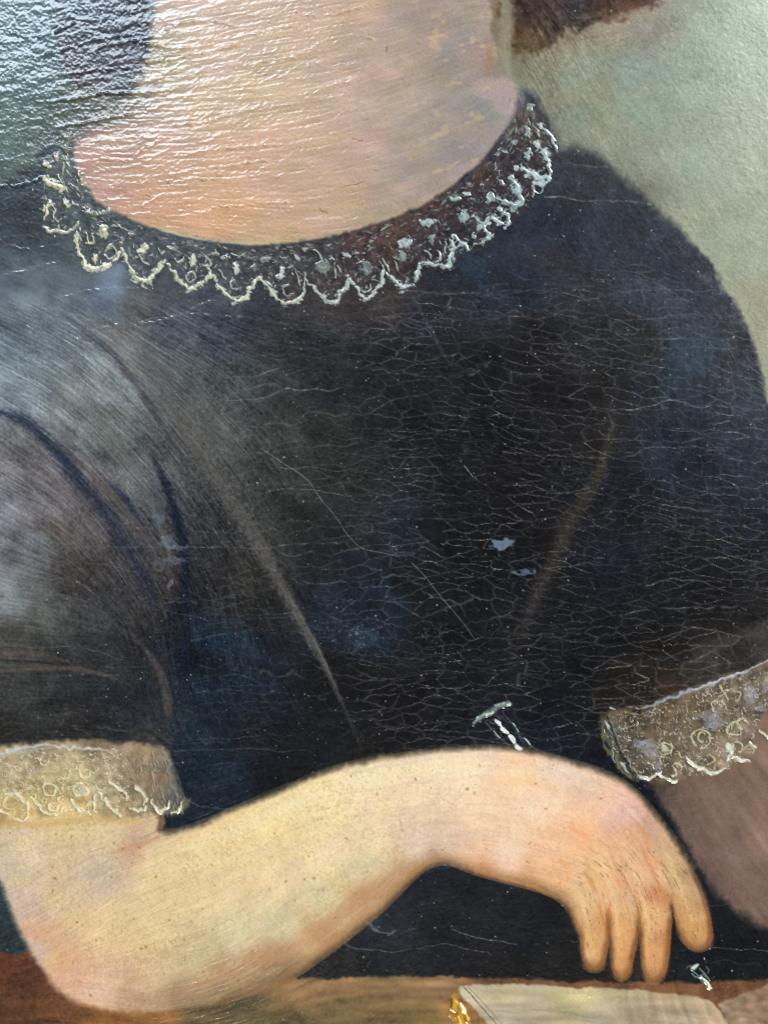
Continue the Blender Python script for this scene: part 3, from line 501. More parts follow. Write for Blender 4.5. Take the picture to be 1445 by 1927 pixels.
def ring(x, y, r, w, col, k, gap=0.0, h=1.2, sq=1.0, ang=None):
    a0 = rng.uniform(0, 6.28) if ang is None else ang
    t = np.linspace(a0, a0 + 2 * math.pi * (1 - gap), 9)
    brush([(x + r * math.cos(q) + rng.normal(0, r * .06), y + r * sq * math.sin(q) + rng.normal(0, r * .06)) for q in t], [w * .7, w, w * 1.2, w, w * .7], col, .92, rag=1.0, height=h, mark=k, n=4)
for x, y, r, w, g in [(210,477,11,2.6,.1),(360,521,9,2.4,.0),(443,535,8.5,1.8,.35),(388,494,8,2.6,.35),(171,452,9,2,.5),(543,546,10,1.8,.4),(690,541,9,2,.4),(1010,355,10,1.4,.3),(338,486,8,1.8,.5),(821,484,9,2,.5)]:
    ring(x, y, r, w, cw(x), piece('eyelet', kC), g)
for p in [[(262,480),(270,492),(282,498)],[(412,508),(420,518),(424,526)],[(500,528),(505,534),(512,540)],[(556,505),(560,520),(564,538)],[(630,504),(632,516),(632,524)],[(636,502),(641,512)],[(720,487),(728,500),(732,512)],[(744,492),(746,502),(750,512)],[(836,455),(837,466),(839,476)],[(800,470),(806,478),(811,486)],[(824,472),(830,480),(828,492)],
          [(1000,236),(1010,248),(1015,256)],[(1002,346),(1004,360),(1001,372)],[(163,440),(168,452),(170,462)],[(150,445),(154,455)],[(100,385),(106,395),(103,408),(112,418)],[(300,470),(306,480),(312,474)],[(585,470),(600,476),(606,490)],[(112,330),(116,340),(120,346)],[(960,350),(966,345),(972,350)]]:
    brush(p, [1.2, 2.4, 1.6], cw(p[0][0]) * 1.02, .9, rag=1, height=1.1, mark=piece('lace_thread', kC))

# --- lace of the near cuff
kt = piece('lace_thread', kCL)
for q in range(1300):
    x = rng.uniform(-60, 345); y = rng.uniform(1412, 1528)
    i, j = int((y - Y0) * S), int((x - X0) * S)
    if sdL[i, j] < 3: continue
    if x < 240:
        t0 = rng.uniform(0, 6.28); r = rng.uniform(2, 7); t = np.linspace(t0, t0 + rng.uniform(1, 2.6), 4)
        p = [(x + r * math.cos(u), y + r * .8 * math.sin(u)) for u in t]
    else:
        L = rng.uniform(5, 14); p = [(x, y), (x + L * .12 - 1, y + L * .5), (x + L * .3, y + L)]
    brush(p, [.6, rng.uniform(.9, 1.9), .6], np.array((240,232,196)) * rng.uniform(.82, 1.0) if x < 240 else np.array((170,164,144)) * rng.uniform(.6, 1.1), rng.uniform(.35, .95), rag=1, height=.45, mark=kt if q % 3 == 0 else None, n=3)
kt = piece('lace_edging', kCL)
brush([(-120,1424),(-10,1420),(26,1410),(80,1403),(131,1406),(171,1409),(212,1414)], [3,3,4,3.5,4,3,2], (206,208,206), [.6,.7,.85,.8,.85,.9,.4], rag=1.5, height=.9, mark=kt)
brush([(0,1424),(40,1414),(110,1408)], [3,4,2], (182,188,200), .5, rag=1.5, height=.6)
CW = (224,222,196)
for p, w in [([(60,1501),(72,1512),(84,1525),(102,1533),(114,1525),(121,1517)], [3,3.5,4.5,3.5,2.5,2]), ([(137,1507),(152,1525),(168,1530)], [4,6.5,4]), ([(184,1492),(198,1508),(212,1521),(227,1534)], [3.5,4.5,4.5,3.5]), ([(184,1492),(176,1506),(178,1522),(182,1530)], [3,2.5,2,2]),
        ([(254,1480),(266,1488),(275,1502),(272,1514)], [4,6,6,4]), ([(286,1506),(294,1518),(303,1526),(314,1518),(321,1507)], [3,5,6,4,2]), ([(326,1528),(338,1520),(347,1506)], [3,4,2]), ([(0,1524),(18,1534),(40,1544),(52,1532),(54,1518)], [3,4,4,3,2.5]), ([(-60,1520),(-40,1536),(-20,1522)], [3,4,3]),
        ([(10,1496),(28,1492),(44,1506),(54,1520)], [4,6,6,3]), ([(206,1470),(220,1482),(236,1490),(240,1504)], [4,6,4,3]), ([(244,1520),(262,1524),(278,1518)], [2,4,2])]:
    k = piece('scallop', kCL)
    brush(p, w, (204,200,166), .9, rag=1.1, height=1.1, mark=k); brush(p, np.array(w) * .55, (236,234,212), .8, rag=1.6, height=.9, mark=k)
for x, y, r, w, g in [(94,1487,12,2.8,.05),(101,1519,8,2.2,.15),(152,1485,12,3.4,.2),(84,1506,6,1.8,.4),(116,1504,6,1.8,.4),(22,1510,13,2.2,.3),(170,1517,8,2.2,.3),(64,1500,5,1.5,.4),(160,1452,10,1.8,.4),(85,1430,9,1.6,.5),(120,1456,10,1.4,.5),(190,1480,8,1.6,.5)]:
    ring(x, y, r, w, (228,222,184), piece('eyelet', kCL), g, 1.0)
brush([(152,1480),(158,1490)], [8,7], (196,200,180), .8, height=1, mark=piece('bead', kCL))
for p, w, c_ in [([(305,1404),(314,1422),(324,1440)], [2.5,4.5,2], (150,152,142)), ([(304,1478),(308,1494),(310,1508)], [2,3.5,2], (164,160,140)), ([(326,1480),(334,1496),(342,1506)], [2,3,2], (140,138,124)), ([(330,1444),(340,1470),(348,1498)], [3,5,4], (84,84,78)), ([(286,1420),(284,1450),(288,1470)], [3,4,3], (120,112,98)), ([(316,1450),(322,1476),(326,1500)], [2,3,2], (108,106,96)), ([(340,1500),(352,1510),(362,1500)], [3,4,3], (92,90,84))]:
    brush(p, w, c_, .65, rag=1.5, height=.6)
# --- lace of the far cuff
kt = piece('lace_thread', kCR)
for q in range(1500):
    x = rng.uniform(1140, 1470); y = rng.uniform(1262, 1465)
    i, j = int((y - Y0) * S), int((x - X0) * S)
    if sdRc[i, j] < 3: continue
    t0 = rng.uniform(0, 6.28); r = rng.uniform(2, 6.5); t = np.linspace(t0, t0 + rng.uniform(.8, 2.4), 4)
    p = [(x + r * math.cos(u), y + r * math.sin(u)) for u in t]
    brush(p, [.6, rng.uniform(.8, 1.7), .6], np.array((216,218,208)) * rng.uniform(.62, 1.08), rng.uniform(.35, .9), rag=1, height=.5, mark=kt if q % 3 == 0 else None, n=3)
kt = piece('lace_edging', kCR)
brush([(1196,1334),(1224,1326),(1258,1314),(1292,1302),(1326,1291),(1360,1278),(1404,1263)], [2,4,6,6,4,3,2.5], (168,176,196), [.7,.8,.85,.8,.8,.9,.8], rag=1.6, height=.9, mark=kt)
brush([(1300,1297),(1340,1283),(1404,1260),(1450,1242),(1560,1200)], [2,2,2,2.4,3], (206,212,214), .8, rag=1.2, height=.8, mark=kt)
for p, w in [([(1203,1462),(1221,1464),(1234,1457),(1244,1450)], [4.5,5,3,2]), ([(1238,1456),(1252,1466),(1272,1469)], [3,4.5,4]), ([(1288,1427),(1308,1439),(1326,1450),(1344,1455),(1361,1445)], [2,4.5,5.5,5,2]), ([(1363,1402),(1373,1410),(1372,1420),(1366,1430)], [4.5,8,5,3]), ([(1377,1425),(1390,1430),(1405,1432)], [4,4.5,4]),
        ([(1408,1398),(1418,1404)], [3,4]), ([(1426,1372),(1437,1382),(1450,1388)], [2,3,3])]:
    k = piece('scallop', kCR)
    brush(p, w, (206,208,190), .92, rag=1.1, height=1.2, mark=k); brush(p, np.array(w) * .55, (234,236,226), .8, rag=1.5, height=.9, mark=k)
for x, y, r, w, g in [(1318,1389,17,2.6,.1),(1320,1387,9,2.6,.3),(1249,1409,12,2.6,.1),(1380,1372,12,2.6,.15),(1396,1363,10,2.4,.3),(1385,1405,10,2,.4),(1332,1430,10,1.8,.4),(1272,1445,8,2,.4),(1406,1412,9,2,.5),(1349,1330,12,1.8,.5),(1380,1310,10,1.6,.5),(1246,1430,6,1.8,.5)]:
    ring(x, y, r, w, (196,192,158), piece('eyelet', kCR), g, 1.0)
brush([(1244,1406),(1254,1412)], [8,7], (206,204,178), .85, rag=1.6, height=1, mark=piece('bead', kCR))
brush([(1268,1446),(1270,1456),(1264,1460)], [3,2.5,4], (214,208,180), .85, height=1)
brush([(1352,1290),(1362,1306),(1368,1318)], [3,2.2,1.5], (208,196,160), .85, height=.9); brush([(1340,1320),(1358,1306),(1374,1295)], [1.2,1.6,1.4], (196,182,146), .85, height=.9)
for x, y, rx, ry in [(1337,1352,20,15),(1341,1368,9,8),(1214,1404,20,12),(1236,1440,9,14),(1204,1398,14,8),(1409,1306,12,14),(1446,1296,12,20),(1428,1332,18,7),(1222,1420,14,10)]:
    r = (XX + FINEX * 2.4 - x) ** 2 / rx ** 2 + (YY + FINEY * 2.4 - y) ** 2 / ry ** 2
    m = smooth(1.3, .4, r + E1 * .35 + BR * .2)
    lay(.5 * m, np.array((164, 168, 182), f32) / 255 * (1 + .08 * E1[..., None])); H += m * .5 * (1 + .4 * E1)
for p, w, c_ in [([(1136,1358),(1142,1366),(1152,1380)], [1.5,3.5,2], (220,226,226)), ([(1150,1412),(1154,1424),(1158,1434)], [1.2,2.2,1.2], (196,204,206)), ([(1168,1436),(1176,1448),(1188,1456)], [1.5,3,2], (196,200,190)), ([(1134,1362),(1136,1400),(1148,1420)], [3,5,5], (104,100,62)), ([(1160,1420),(1166,1444),(1184,1462)], [3,5,5], (112,112,84)),
        ([(1140,1340),(1150,1370),(1160,1400),(1180,1440),(1196,1464)], [4,5,5,5,4], (40,42,38)), ([(1150,1360),(1160,1390),(1172,1416)], [1.5,2,1.5], (120,124,112)), ([(1180,1420),(1186,1440),(1196,1456)], [1.5,2,1.5], (150,150,130)), ([(1146,1333),(1156,1336)], [2,1.6], (196,206,210))]:
    brush(p, w, c_, .85, rag=1.3, height=.7)

# --- jewelled hook at the waist and its small pendant
kJ = len(NAMES) + 1; NAMES[kJ] = 'watch_hook'
brush([(894,1360),(906,1348),(921,1338),(937,1329),(953,1322),(960,1326)], [5,7,8,7,5,5], (122,140,132), .95, rag=1.3, height=1.4, mark=kJ)
brush([(896,1352),(910,1342)], [2.5,3], (176,194,186), .8, height=.7); brush([(930,1328),(948,1322)], [2,2.5], (170,190,184), .8, height=.7)
brush([(915,1345),(926,1340)], [4,4], (226,234,222), .95, height=1, mark=kJ); brush([(955,1326),(958,1325)], [4,4], (224,234,226), .95, height=1, mark=kJ)
for p, w in [([(914,1358),(928,1376),(942,1390),(964,1410)], [1.6,2.2,4,3]), ([(942,1336),(958,1356),(972,1377),(990,1404)], [1.5,2.2,4,4]), ([(984,1388),(996,1400),(1010,1415)], [1.6,3,2.4])]:
    brush(p, w, (78,94,98), [.6,.7,.7,.4], rag=1.2, height=.5, mark=kJ)
for p, w in [([(930,1376),(940,1388)], [1.5,2]), ([(965,1362),(969,1367)], [2.2,2]), ([(972,1371),(975,1377)], [1.5,1.6]), ([(987,1390),(998,1402)], [1.6,1.6])]:
    brush(p, w, (190,210,210), .9, height=.7, mark=kJ)
for p, w in [([(931,1356),(938,1361),(943,1367)], [3.2,3,3]), ([(944,1370),(950,1374),(955,1380)], [4.2,5,3]), ([(959,1385),(964,1390),(968,1396)], [3.5,5,4]), ([(972,1404),(977,1408)], [6,6])]:
    kb = piece('pearl', kJ); brush(p, w, (228,236,228), 1, rag=.8, hard=.5, height=1.6, mark=kb)
kP = len(NAMES) + 1; NAMES[kP] = 'pendant'
for p, w, c_ in [([(1301,1824),(1311,1833),(1320,1836)], [2,2,2], (120,140,142)), ([(1314,1820),(1325,1831),(1334,1844)], [1.4,2.2,2.6], (116,134,132)), ([(1300,1829),(1306,1836),(1314,1838),(1322,1848)], [1.6,2,2.2,1.5], (130,152,154)), ([(1327,1817),(1332,1825),(1329,1831)], [1,1.4,1.2], (104,112,112)), ([(1290,1820),(1299,1814)], [1.6,1.2], (116,124,118)),
        ([(1314,1836),(1322,1832),(1330,1838)], [2,3,3], (96,116,120)), ([(1322,1800),(1328,1810)], [1.5,1.2], (70,76,80))]:
    brush(p, w, c_, .9, height=.6, mark=kP)
brush([(1303,1818),(1309,1814)], [6.5,5], (206,226,220), 1, rag=.8, height=1.4, mark=kP); brush([(1317,1835),(1327,1846),(1335,1857)], [2,5,3.5], (232,240,228), 1, rag=.7, height=1.5, mark=kP)
brush([(1323,1802),(1324,1806)], [1.2,1.2], (206,210,212), 1)

# ================================================================== age: craquelure, scratches, dust
def cracks(cell_x, cell_y, jit, seed, wob):
    r2 = np.random.default_rng(seed)
    tilt = -0.16 * smooth(620, 60, XX) * smooth(1000, 400, YY) + .16 * smooth(760, 1000, XX) * smooth(1250, 800, YY)
    u = (XX + fnoise(30) * wob) / cell_x; v = (YY - tilt * (XX - 720) * .8 + fnoise(34) * wob * .7 + fnoise(5) * .8 + fnoise(2.2) * .5) / cell_y
    iu = np.floor(u).astype(np.int32); iv = np.floor(v).astype(np.int32)
    N = 512
    jx = r2.uniform(.5 - jit, .5 + jit, (N, N)).astype(f32); jy = r2.uniform(.5 - jit, .5 + jit, (N, N)).astype(f32)
    rid = r2.uniform(0, 1, (N, N)).astype(f32)
    d1 = np.full(u.shape, 9e9, f32); d2 = d1.copy(); i1 = np.zeros_like(u); i2 = np.zeros_like(u)
    p1x = np.zeros_like(u); p1y = np.zeros_like(u); p2x = np.zeros_like(u); p2y = np.zeros_like(u)
    for a in (-1, 0, 1):
        for b in (-1, 0, 1):
            qx = (iu + a) % N; qy = (iv + b) % N
            sx = (iu + a + jx[qy, qx] - u) * cell_x; sy = (iv + b + jy[qy, qx] - v) * cell_y * 1.0
            # metric flattened so cells lie wide
            ex, ey = sx / cell_x * cell_y * .9, sy
            d = ex * ex + ey * ey; r_ = rid[qy, qx]
            m = d < d1
            d2 = np.where(m, d1, np.minimum(d2, d)); i2 = np.where(m, i1, np.where(d < d2 + 1e-9, r_, i2))
            mm = (~m) & (d <= d2)
            p2x = np.where(m, p1x, np.where(mm, ex, p2x)); p2y = np.where(m, p1y, np.where(mm, ey, p2y)); i2 = np.where(m, i1, np.where(mm, r_, i2))
            d1 = np.where(m, d, d1); i1 = np.where(m, r_, i1); p1x = np.where(m, ex, p1x); p1y = np.where(m, ey, p1y)
    dx, dy = p2x - p1x, p2y - p1y; L = np.sqrt(dx * dx + dy * dy) + 1e-6
    e = ((p1x + p2x) * .5 * dx + (p1y + p2y) * .5 * dy) / L      # distance to the shared edge
    horiz = np.abs(dy) / L
    edge_id = np.mod((i1 + i2) * 7.13 + i1 * i2 * 3.7, 1.0)
    return np.abs(e), horiz, edge_id

dark = smooth(.50, .16, C.mean(-1)); 
ONP = smooth(-3, 2, ALL)                                # on the pale arm
W1 = smooth(600, 800, XX) * smooth(470, 600, YY + .25 * (XX - 900)) * smooth(1560, 1360, YY)      # strongest net, right of centre
W2 = smooth(520, 600, YY) * smooth(1440, 1300, YY) * (.55 + .45 * smooth(150, 380, XX))
WC = np.clip(.5 * W2 + .9 * W1 * (1 - .55 * smooth(1180, 1300, XX) * smooth(800, 560, YY)), 0, 1) * (1 - ONP)
e, hz, eid = cracks(46, 19, .48, 3, 8)
keep = (.55 + .45 * eid) * (eid > .05) * (.55 + .45 * smooth(.3, .8, hz))
gate = .5 + .5 * smooth(-.9, .8, fnoise(26) + .5 * fnoise(6))
big = np.exp(-(e / .85) ** 2) * np.clip(keep, 0, 1) * gate * WC
e2, hz2, eid2 = cracks(24, 12, .47, 11, 8)
sml = np.exp(-(e2 / .78) ** 2) * (eid2 > .4) * smooth(.2, .9, hz2) * smooth(-.2, 1.0, fnoise(28) + .4 * fnoise(5)) * np.clip(WC + .28 * smooth(900, 1100, YY) * smooth(1500,1400,YY)* (1 - ONP), 0, 1)
# long, nearly level cracks that cross the whole cloth
tilt = -0.15 * smooth(700, 60, XX) * smooth(1000, 500, YY) + .05 * smooth(700, 1100, XX)
vv = (YY - tilt * (XX - 700) + fnoise(60, 30) * 16 + fnoise(12) * 2.4 + fnoise(4) * .8)
def levels(sp, seed):
    r2 = np.random.default_rng(seed); t = vv / sp + .37 * seed
    n = np.floor(t).astype(int); off = r2.uniform(.15, .85, 4000)[n % 4000]
    return np.abs((t - n) - off) * sp, r2.uniform(0, 1, 4000)[n % 4000]
l1, a1 = levels(46, 1)
long_ = np.exp(-(l1 / 1.2) ** 2) * (.4 + .6 * a1) * smooth(.1, 1.1, fnoise(60, 14) + .35 * fnoise(4, 3))
l2, a2 = levels(19, 5)
longs = np.exp(-(l2 / 1.1) ** 2) * smooth(.2, 1.1, fnoise(34, 9) + .3 * fnoise(4, 2)) * (.4 + .6 * a2)
AL = (1 - ONP) * smooth(470, 560, YY + 130 * smooth(300, 0, XX)) * smooth(1840, 1780, YY)
long_ *= np.clip(AL + .35 * (1 - smooth(430, 500, YY)) * (1 - smooth(0, 10, sdS) * .8), 0, 1); longs *= AL * smooth(1450, 1380, YY)
hand = np.zeros_like(H)
def drawn(pts, w=1.15, a=1.0, broken=.6):
    P = spline(pts, False, 6); pad = 6
    x0 = max(int((P[:, 0].min() - pad - X0) * S), 0); x1 = int((P[:, 0].max() + pad - X0) * S) + 2
    y0 = max(int((P[:, 1].min() - pad - Y0) * S), 0); y1 = int((P[:, 1].max() + pad - Y0) * S) + 2
    gx = XX[y0:y1, x0:x1] + FINEX[y0:y1, x0:x1] * .9 * (broken > 0); gy = YY[y0:y1, x0:x1] + FINEY[y0:y1, x0:x1] * .9 * (broken > 0)
    b = np.full(gx.shape, 1e9, f32)
    for i in range(len(P) - 1):
        ax, ay = P[i]; ex, ey = P[i + 1] - P[i]; L = ex * ex + ey * ey + 1e-9
        t = np.clip(((gx - ax) * ex + (gy - ay) * ey) / L, 0, 1)
        b = np.minimum(b, (gx - ax - t * ex) ** 2 + (gy - ay - t * ey) ** 2)
    v = np.exp(-b / w ** 2) * a * (1 - broken + broken * smooth(-.8, .9, E1[y0:y1, x0:x1] + .3 * E2[y0:y1, x0:x1]))
    hand[y0:y1, x0:x1] = np.maximum(hand[y0:y1, x0:x1], v)
for p, a in [([(1024,373),(1060,373),(1100,381),(1150,379),(1200,385),(1236,390)], 1.2), ([(1060,308),(1085,311),(1110,316),(1140,316)], .7), ([(1020,446),(1065,454),(1105,462),(1150,458)], .4), ([(700,548),(760,560),(830,556),(900,552),(960,556)], .4),
        ([(945,559),(1000,546),(1060,552),(1110,563),(1160,551),(1256,546),(1312,549),(1388,544)], .8), ([(945,590),(1000,600),(1060,592),(1110,606),(1180,604),(1240,598),(1300,592),(1330,600)], .6), ([(945,850),(1010,856),(1076,859),(1153,863),(1190,856),(1222,843),(1326,845),(1372,862),(1419,871),(1445,860)], .95),
        ([(945,750),(1000,768),(1030,778),(1100,786),(1150,796)], .8), ([(945,915),(1000,914),(1050,930),(1110,918)], .85), ([(945,628),(985,642),(1020,632),(1060,654),(1100,640),(1160,638),(1290,638)], .7), ([(480,667),(560,668),(620,652),(690,640),(740,622),(800,630)], .5),
        ([(340,1030),(420,1030),(500,1031),(560,1024),(640,1023)], .9), ([(360,1000),(430,1003),(520,996)], .6), ([(380,1153),(430,1140),(470,1130)], .6), ([(455,1157),(520,1155),(560,1152)], .9), ([(290,1140),(320,1133),(380,1132)], .6), ([(360,1205),(420,1192),(470,1188)], .6), ([(100,1032),(200,1030),(300,1028),(340,1028)], .7),
        ([(0,522),(40,512),(80,500),(110,495)], .8), ([(60,578),(130,560),(200,545),(260,545)], .8), ([(260,610),(310,602),(350,590),(390,570),(410,560)], .8), ([(140,640),(190,622),(240,612)], .6), ([(340,780),(400,760),(450,735),(520,720)], .7), ([(200,760),(280,765),(340,765)], .4), ([(300,485),(420,500),(480,520)], 0.0),
        ([(560,620),(640,622),(700,618)], .5), ([(720,1230),(770,1240),(830,1235),(880,1252),(940,1262),(980,1250),(1030,1240)], .7), ([(640,1355),(700,1345),(760,1330),(830,1310),(900,1300)], .5), ([(620,1335),(680,1350),(740,1372),(800,1380)], .6), ([(1100,1240),(1180,1250),(1240,1236),(1290,1238)], .4),
        ([(200,1258),(280,1252),(340,1250)], .5), ([(220,1240),(300,1248)], .0), ([(1080,1345),(1110,1330),(1160,1322)], .6), ([(945,1205),(980,1200),(1040,1190),(1100,1180)], .6), ([(940,1266),(970,1258),(1040,1268),(1100,1270)], .5)]:
    if a > 0: drawn(p, 1.2, a)
net = np.clip(np.maximum.reduce([big * .95, sml * .42, longs * .5, long_ * .95, hand]), 0, 1.1)
bright = smooth(.9, 1.9, fnoise(16, 8) + .6 * fnoise(3))         # raised lips that catch the light, painted brighter
crc = np.clip(.40 + .3 * C, 0, 1) * np.array((.96, .94, .96), f32)
crb = np.array((186, 172, 146), f32) / 255
m = net * (dark * .92 + .08) * (1 - .4 * ONP)
lay(np.clip(m, 0, 1) * .80, np.maximum(crc, C + .05))  # pale lines: dusty exposed ground plus the lit ridges painted in
lay(np.clip(net - .3, 0, 1) * bright * .8 * (dark * .9 + .12), crb)
# cupped edges: a raised lip with a slit beside it
up = np.roll(net, 1, axis=0)
H += (net * 0.5 - up * .15) * (1 - .35 * ONP)
# fine brown age cracks in the pale arms
pale = np.maximum(smooth(2, 10, ALL), smooth(4, 14, sdR) * (YY > 1440))
e3, hz3, eid3 = cracks(22, 12, .47, 21, 7)
fc = np.exp(-(e3 / .8) ** 2) * (eid3 > .5) * smooth(.0, 1.2, fnoise(20) + .5 * fnoise(5)) * pale
lay(.10 * fc, np.array((110, 78, 50), f32) / 255)
sk3 = np.exp(-(e2 / .8) ** 2) * (eid2 > .6) * smooth(.4, 1.4, fnoise(24)) * smooth(0, 10, sdS)
lay(.10 * sk3, np.array((130, 90, 70), f32) / 255)
bl = np.exp(-((XX - 692) ** 2 + (YY - 1196) ** 2) / 30 ** 2) + .6 * np.exp(-((XX - 800) ** 2 / 60 ** 2 + (YY - 1190) ** 2 / 20 ** 2)) + .4 * np.exp(-((XX - 640) ** 2 + (YY - 1180) ** 2) / 50 ** 2)
lay(.55 * np.clip(bl, 0, 1) * smooth(.9, 1.8, fnoise(1.6, 1.2)), np.array((120, 142, 160), f32) / 255)
# long stray scratches
hand[:] = 0
for p in [[(490,843),(532,871),(577,902),(604,940),(625,964),(640,985),(653,1005),(680,1031),(722,1041),(752,1048)], [(775,1060),(800,1085),(826,1119),(867,1167),(893,1203)]]: drawn(p, .95, .8, 0)
lay(hand * .62, np.array((150, 150, 144), f32) / 255); H += hand * .25
hand[:] = 0
for p in [[(627,356),(660,347),(686,341)], [(663,259),(682,263)], [(602,390),(606,396),(614,400)], [(156,738),(164,716)], [(315,350),(318,343)], [(275,368),(282,374)], [(728,88),(726,98)], [(480,130),(500,138)]]: drawn(p, 1.0, .9, .2)
lay(hand * .7, np.array((98, 62, 50), f32) / 255)
hand[:] = 0
for q in range(170):
    x = rng.uniform(980, 1430); y = rng.uniform(60, 560); a = rng.uniform(.9, 1.25); L = rng.uniform(6, 26)
    drawn([(x, y), (x + L * .5 * math.cos(a), y + L * .5 * math.sin(a)), (x + L * math.cos(a) + 1, y + L * math.sin(a))], .9, rng.uniform(.2, .6), .4)
lay(hand * smooth(0, -10, sdD) * .5, np.array((196, 200, 176), f32) / 255)
# dust and lifted specks, plus small sparkles of light painted as pale dots
hand[:] = 0
dens = 2600
for q in range(dens):
    x = rng.uniform(-20, 1465); y = rng.uniform(-20, 1930); i = int((y - Y0) * S); j = int((x - X0) * S)
    r = rng.random() ** 6; s = 1 if r < .72 else 2
    v = rng.uniform(.15, .5) + .6 * r
    hand[i, j] = max(hand[i, j], v)
    if s == 2: hand[i + 1, j] = hand[i, j + 1] = v * .6
    if rng.random() < .25: hand[i, j + 1] = v * .7; hand[i - 1, j + 1] = v * .4
lay(np.clip(hand, 0, 1) * (.30 + .6 * dark) * (1 - .45*smooth(0, 8, sdS)), np.array((196, 204, 206), f32) / 255); H += hand * .5
# fine mottling of the darks
C *= (1 + (.07 * fnoise(1.6) + .03 * fnoise(5)) * dark)[..., None]
C += (fnoise(1.1) * (.006 + .010 * smooth(960, 1060, XX) * smooth(0, -12, sdD)))[..., None]
C = np.clip(C, .012, .96)

# --- the cloth itself: cockled and pebbled, most where the paint has wrinkled at the top left
TL = smooth(560, 60, YY + XX * .55) 
TLm = smooth(900, 200, YY + XX * .75)
wr_ = fnoise(26, 5, -.12)
l3, a3 = levels(34, 9)
wrink = np.exp(-(l3 / 3.0) ** 2) * smooth(-.3, .9, fnoise(50, 10, -.1)) * (.3 + .7 * a3)
H += TLm * (wrink * .35 + wr_ * .12)
H += TL * fnoise(1.8, 1.4, -.15) * .12 * (1 - .65 * smooth(0, 8, sdS)) + TL * fnoise(6, 4) * .15 * (1 - .5 * smooth(0, 8, sdS))
hand[:] = 0
for p, a in [([(300,58),(340,43),(380,36),(440,45)], 1), ([(265,78),(300,86),(350,88),(400,80)], .9), ([(275,116),(310,112),(360,100),(400,94),(445,80)], 1), ([(70,192),(130,186),(190,176),(260,173),(300,170),(335,164)], 1), ([(100,240),(160,230),(200,222),(240,216),(292,204)], 1),
        ([(330,235),(380,230),(430,214),(480,205),(545,194)], .9), ([(245,302),(262,288),(300,264)], .8), ([(330,296),(400,282),(470,274),(530,270)], .8), ([(320,330),(370,320),(430,312),(500,300)], 1), ([(300,345),(350,338),(420,336),(480,330)], .8), ([(270,388),(290,378),(310,366)], .8),
        ([(400,391),(470,385),(540,380)], .7), ([(150,305),(200,300),(235,304)], .6), ([(0,352),(40,350),(84,334)], 1), ([(0,522),(60,510),(112,494)], 1), ([(70,578),(150,552),(200,543),(260,544)], 1), ([(0,455),(50,470),(110,462)], .5), ([(260,610),(310,603),(350,588),(410,558)], 1),
        ([(140,645),(190,620),(232,610)], .8), ([(420,660),(470,650),(520,640),(560,650)], .5), ([(360,545),(400,540),(430,528)], .7), ([(340,590),(420,596),(480,600),(540,612)], .8), ([(350,770),(400,758),(450,738),(520,722)], .7), ([(0,668),(60,662),(130,650)], .6), ([(180,760),(250,764),(330,764)], .5),
        ([(560,20),(600,30),(680,14)], .7), ([(480,62),(520,52),(560,46)], .8), ([(600,80),(650,66),(700,72)], .5), ([(560,180),(620,160),(660,150)], .5), ([(60,108),(120,90),(180,72),(250,64)], .9), ([(20,60),(80,66),(140,40)], .8), ([(110,140),(180,130),(240,126)], .8), ([(180,88),(230,78),(290,66)], .9), ([(430,130),(500,112),(560,104)], .6)]:
    drawn(p, 2.3, a, .45)
H += hand * (1.5 + .8 * fnoise(2.2) + .3 * E1) * (1 - .62 * smooth(430, 500, YY)) * (.6 + .4 * smooth(-.5, .8, E2))
lay(hand * .12 * dark, np.array((190, 200, 205), f32) / 255)
skm = smooth(0, 10, sdS) * smooth(950, 500, XX)
H += skm * (fnoise(14, 2.6, -.14) * .06 + smooth(.6, 1.8, fnoise(20, 2.4, -.14) + .5 * fnoise(4)) * .34 * smooth(-.5, 1, fnoise(40, 20)) + smooth(1, 2.2, fnoise(8, 1.8, -.6)) * .3)
H += fnoise(2.2, 1.6) * .05 + fnoise(1.5) * .045
H += fnoise(150) * 2.2 + fnoise(60) * .5
G = np.clip(.75 + .12 * fnoise(20) + .1 * E1, 0, 1)

# ------------------------------------------------------------------ preview outside Blender
if bpy is None:
    import OpenImageIO as oiio
    a = (-X0) * S; b = (-Y0) * S
    sub = C[int(b):int(b + 1927 * S), int(a):int(a + 1445 * S)]
    h = H[int(b):int(b + 1927 * S), int(a):int(a + 1445 * S)] * S
    gy_, gx_ = np.gradient(h); sh = 1 + np.clip(-(gy_ * .6 + gx_ * .4) * -1, -.5, .8) * .5
    im = np.clip(sub * sh[..., None], 0, 1).astype(np.float32)
    if len(sys.argv) > 1 and sys.argv[1] == 'id':
        r = np.random.default_rng(2).uniform(0, 1, (len(NAMES) + 1, 3)).astype(np.float32)
        im = r[ID[int(b):int(b + 1927 * S), int(a):int(a + 1445 * S)]]
    o = oiio.ImageOutput.create('/workdir/preview.png'); o.open('/workdir/preview.png', oiio.ImageSpec(im.shape[1], im.shape[0], 3, 'uint8')); o.write_image(np.ascontiguousarray(im)); o.close()
    sys.exit(0)

# ================================================================== meshes
# relief normals and colour per raster point
gyH, gxH = np.gradient(H); gxH = gxH * S; gyH = gyH * S
nz = 1 / np.sqrt(1 + gxH ** 2 + gyH ** 2)
NRM = np.stack([-gxH * nz, -nz, gyH * nz], -1).astype(f32)      # x right, -y towards the viewer, z up
LC = np.where(C <= 0.04045, C / 12.92, ((C + 0.055) / 1.055) ** 2.4) * 0.92

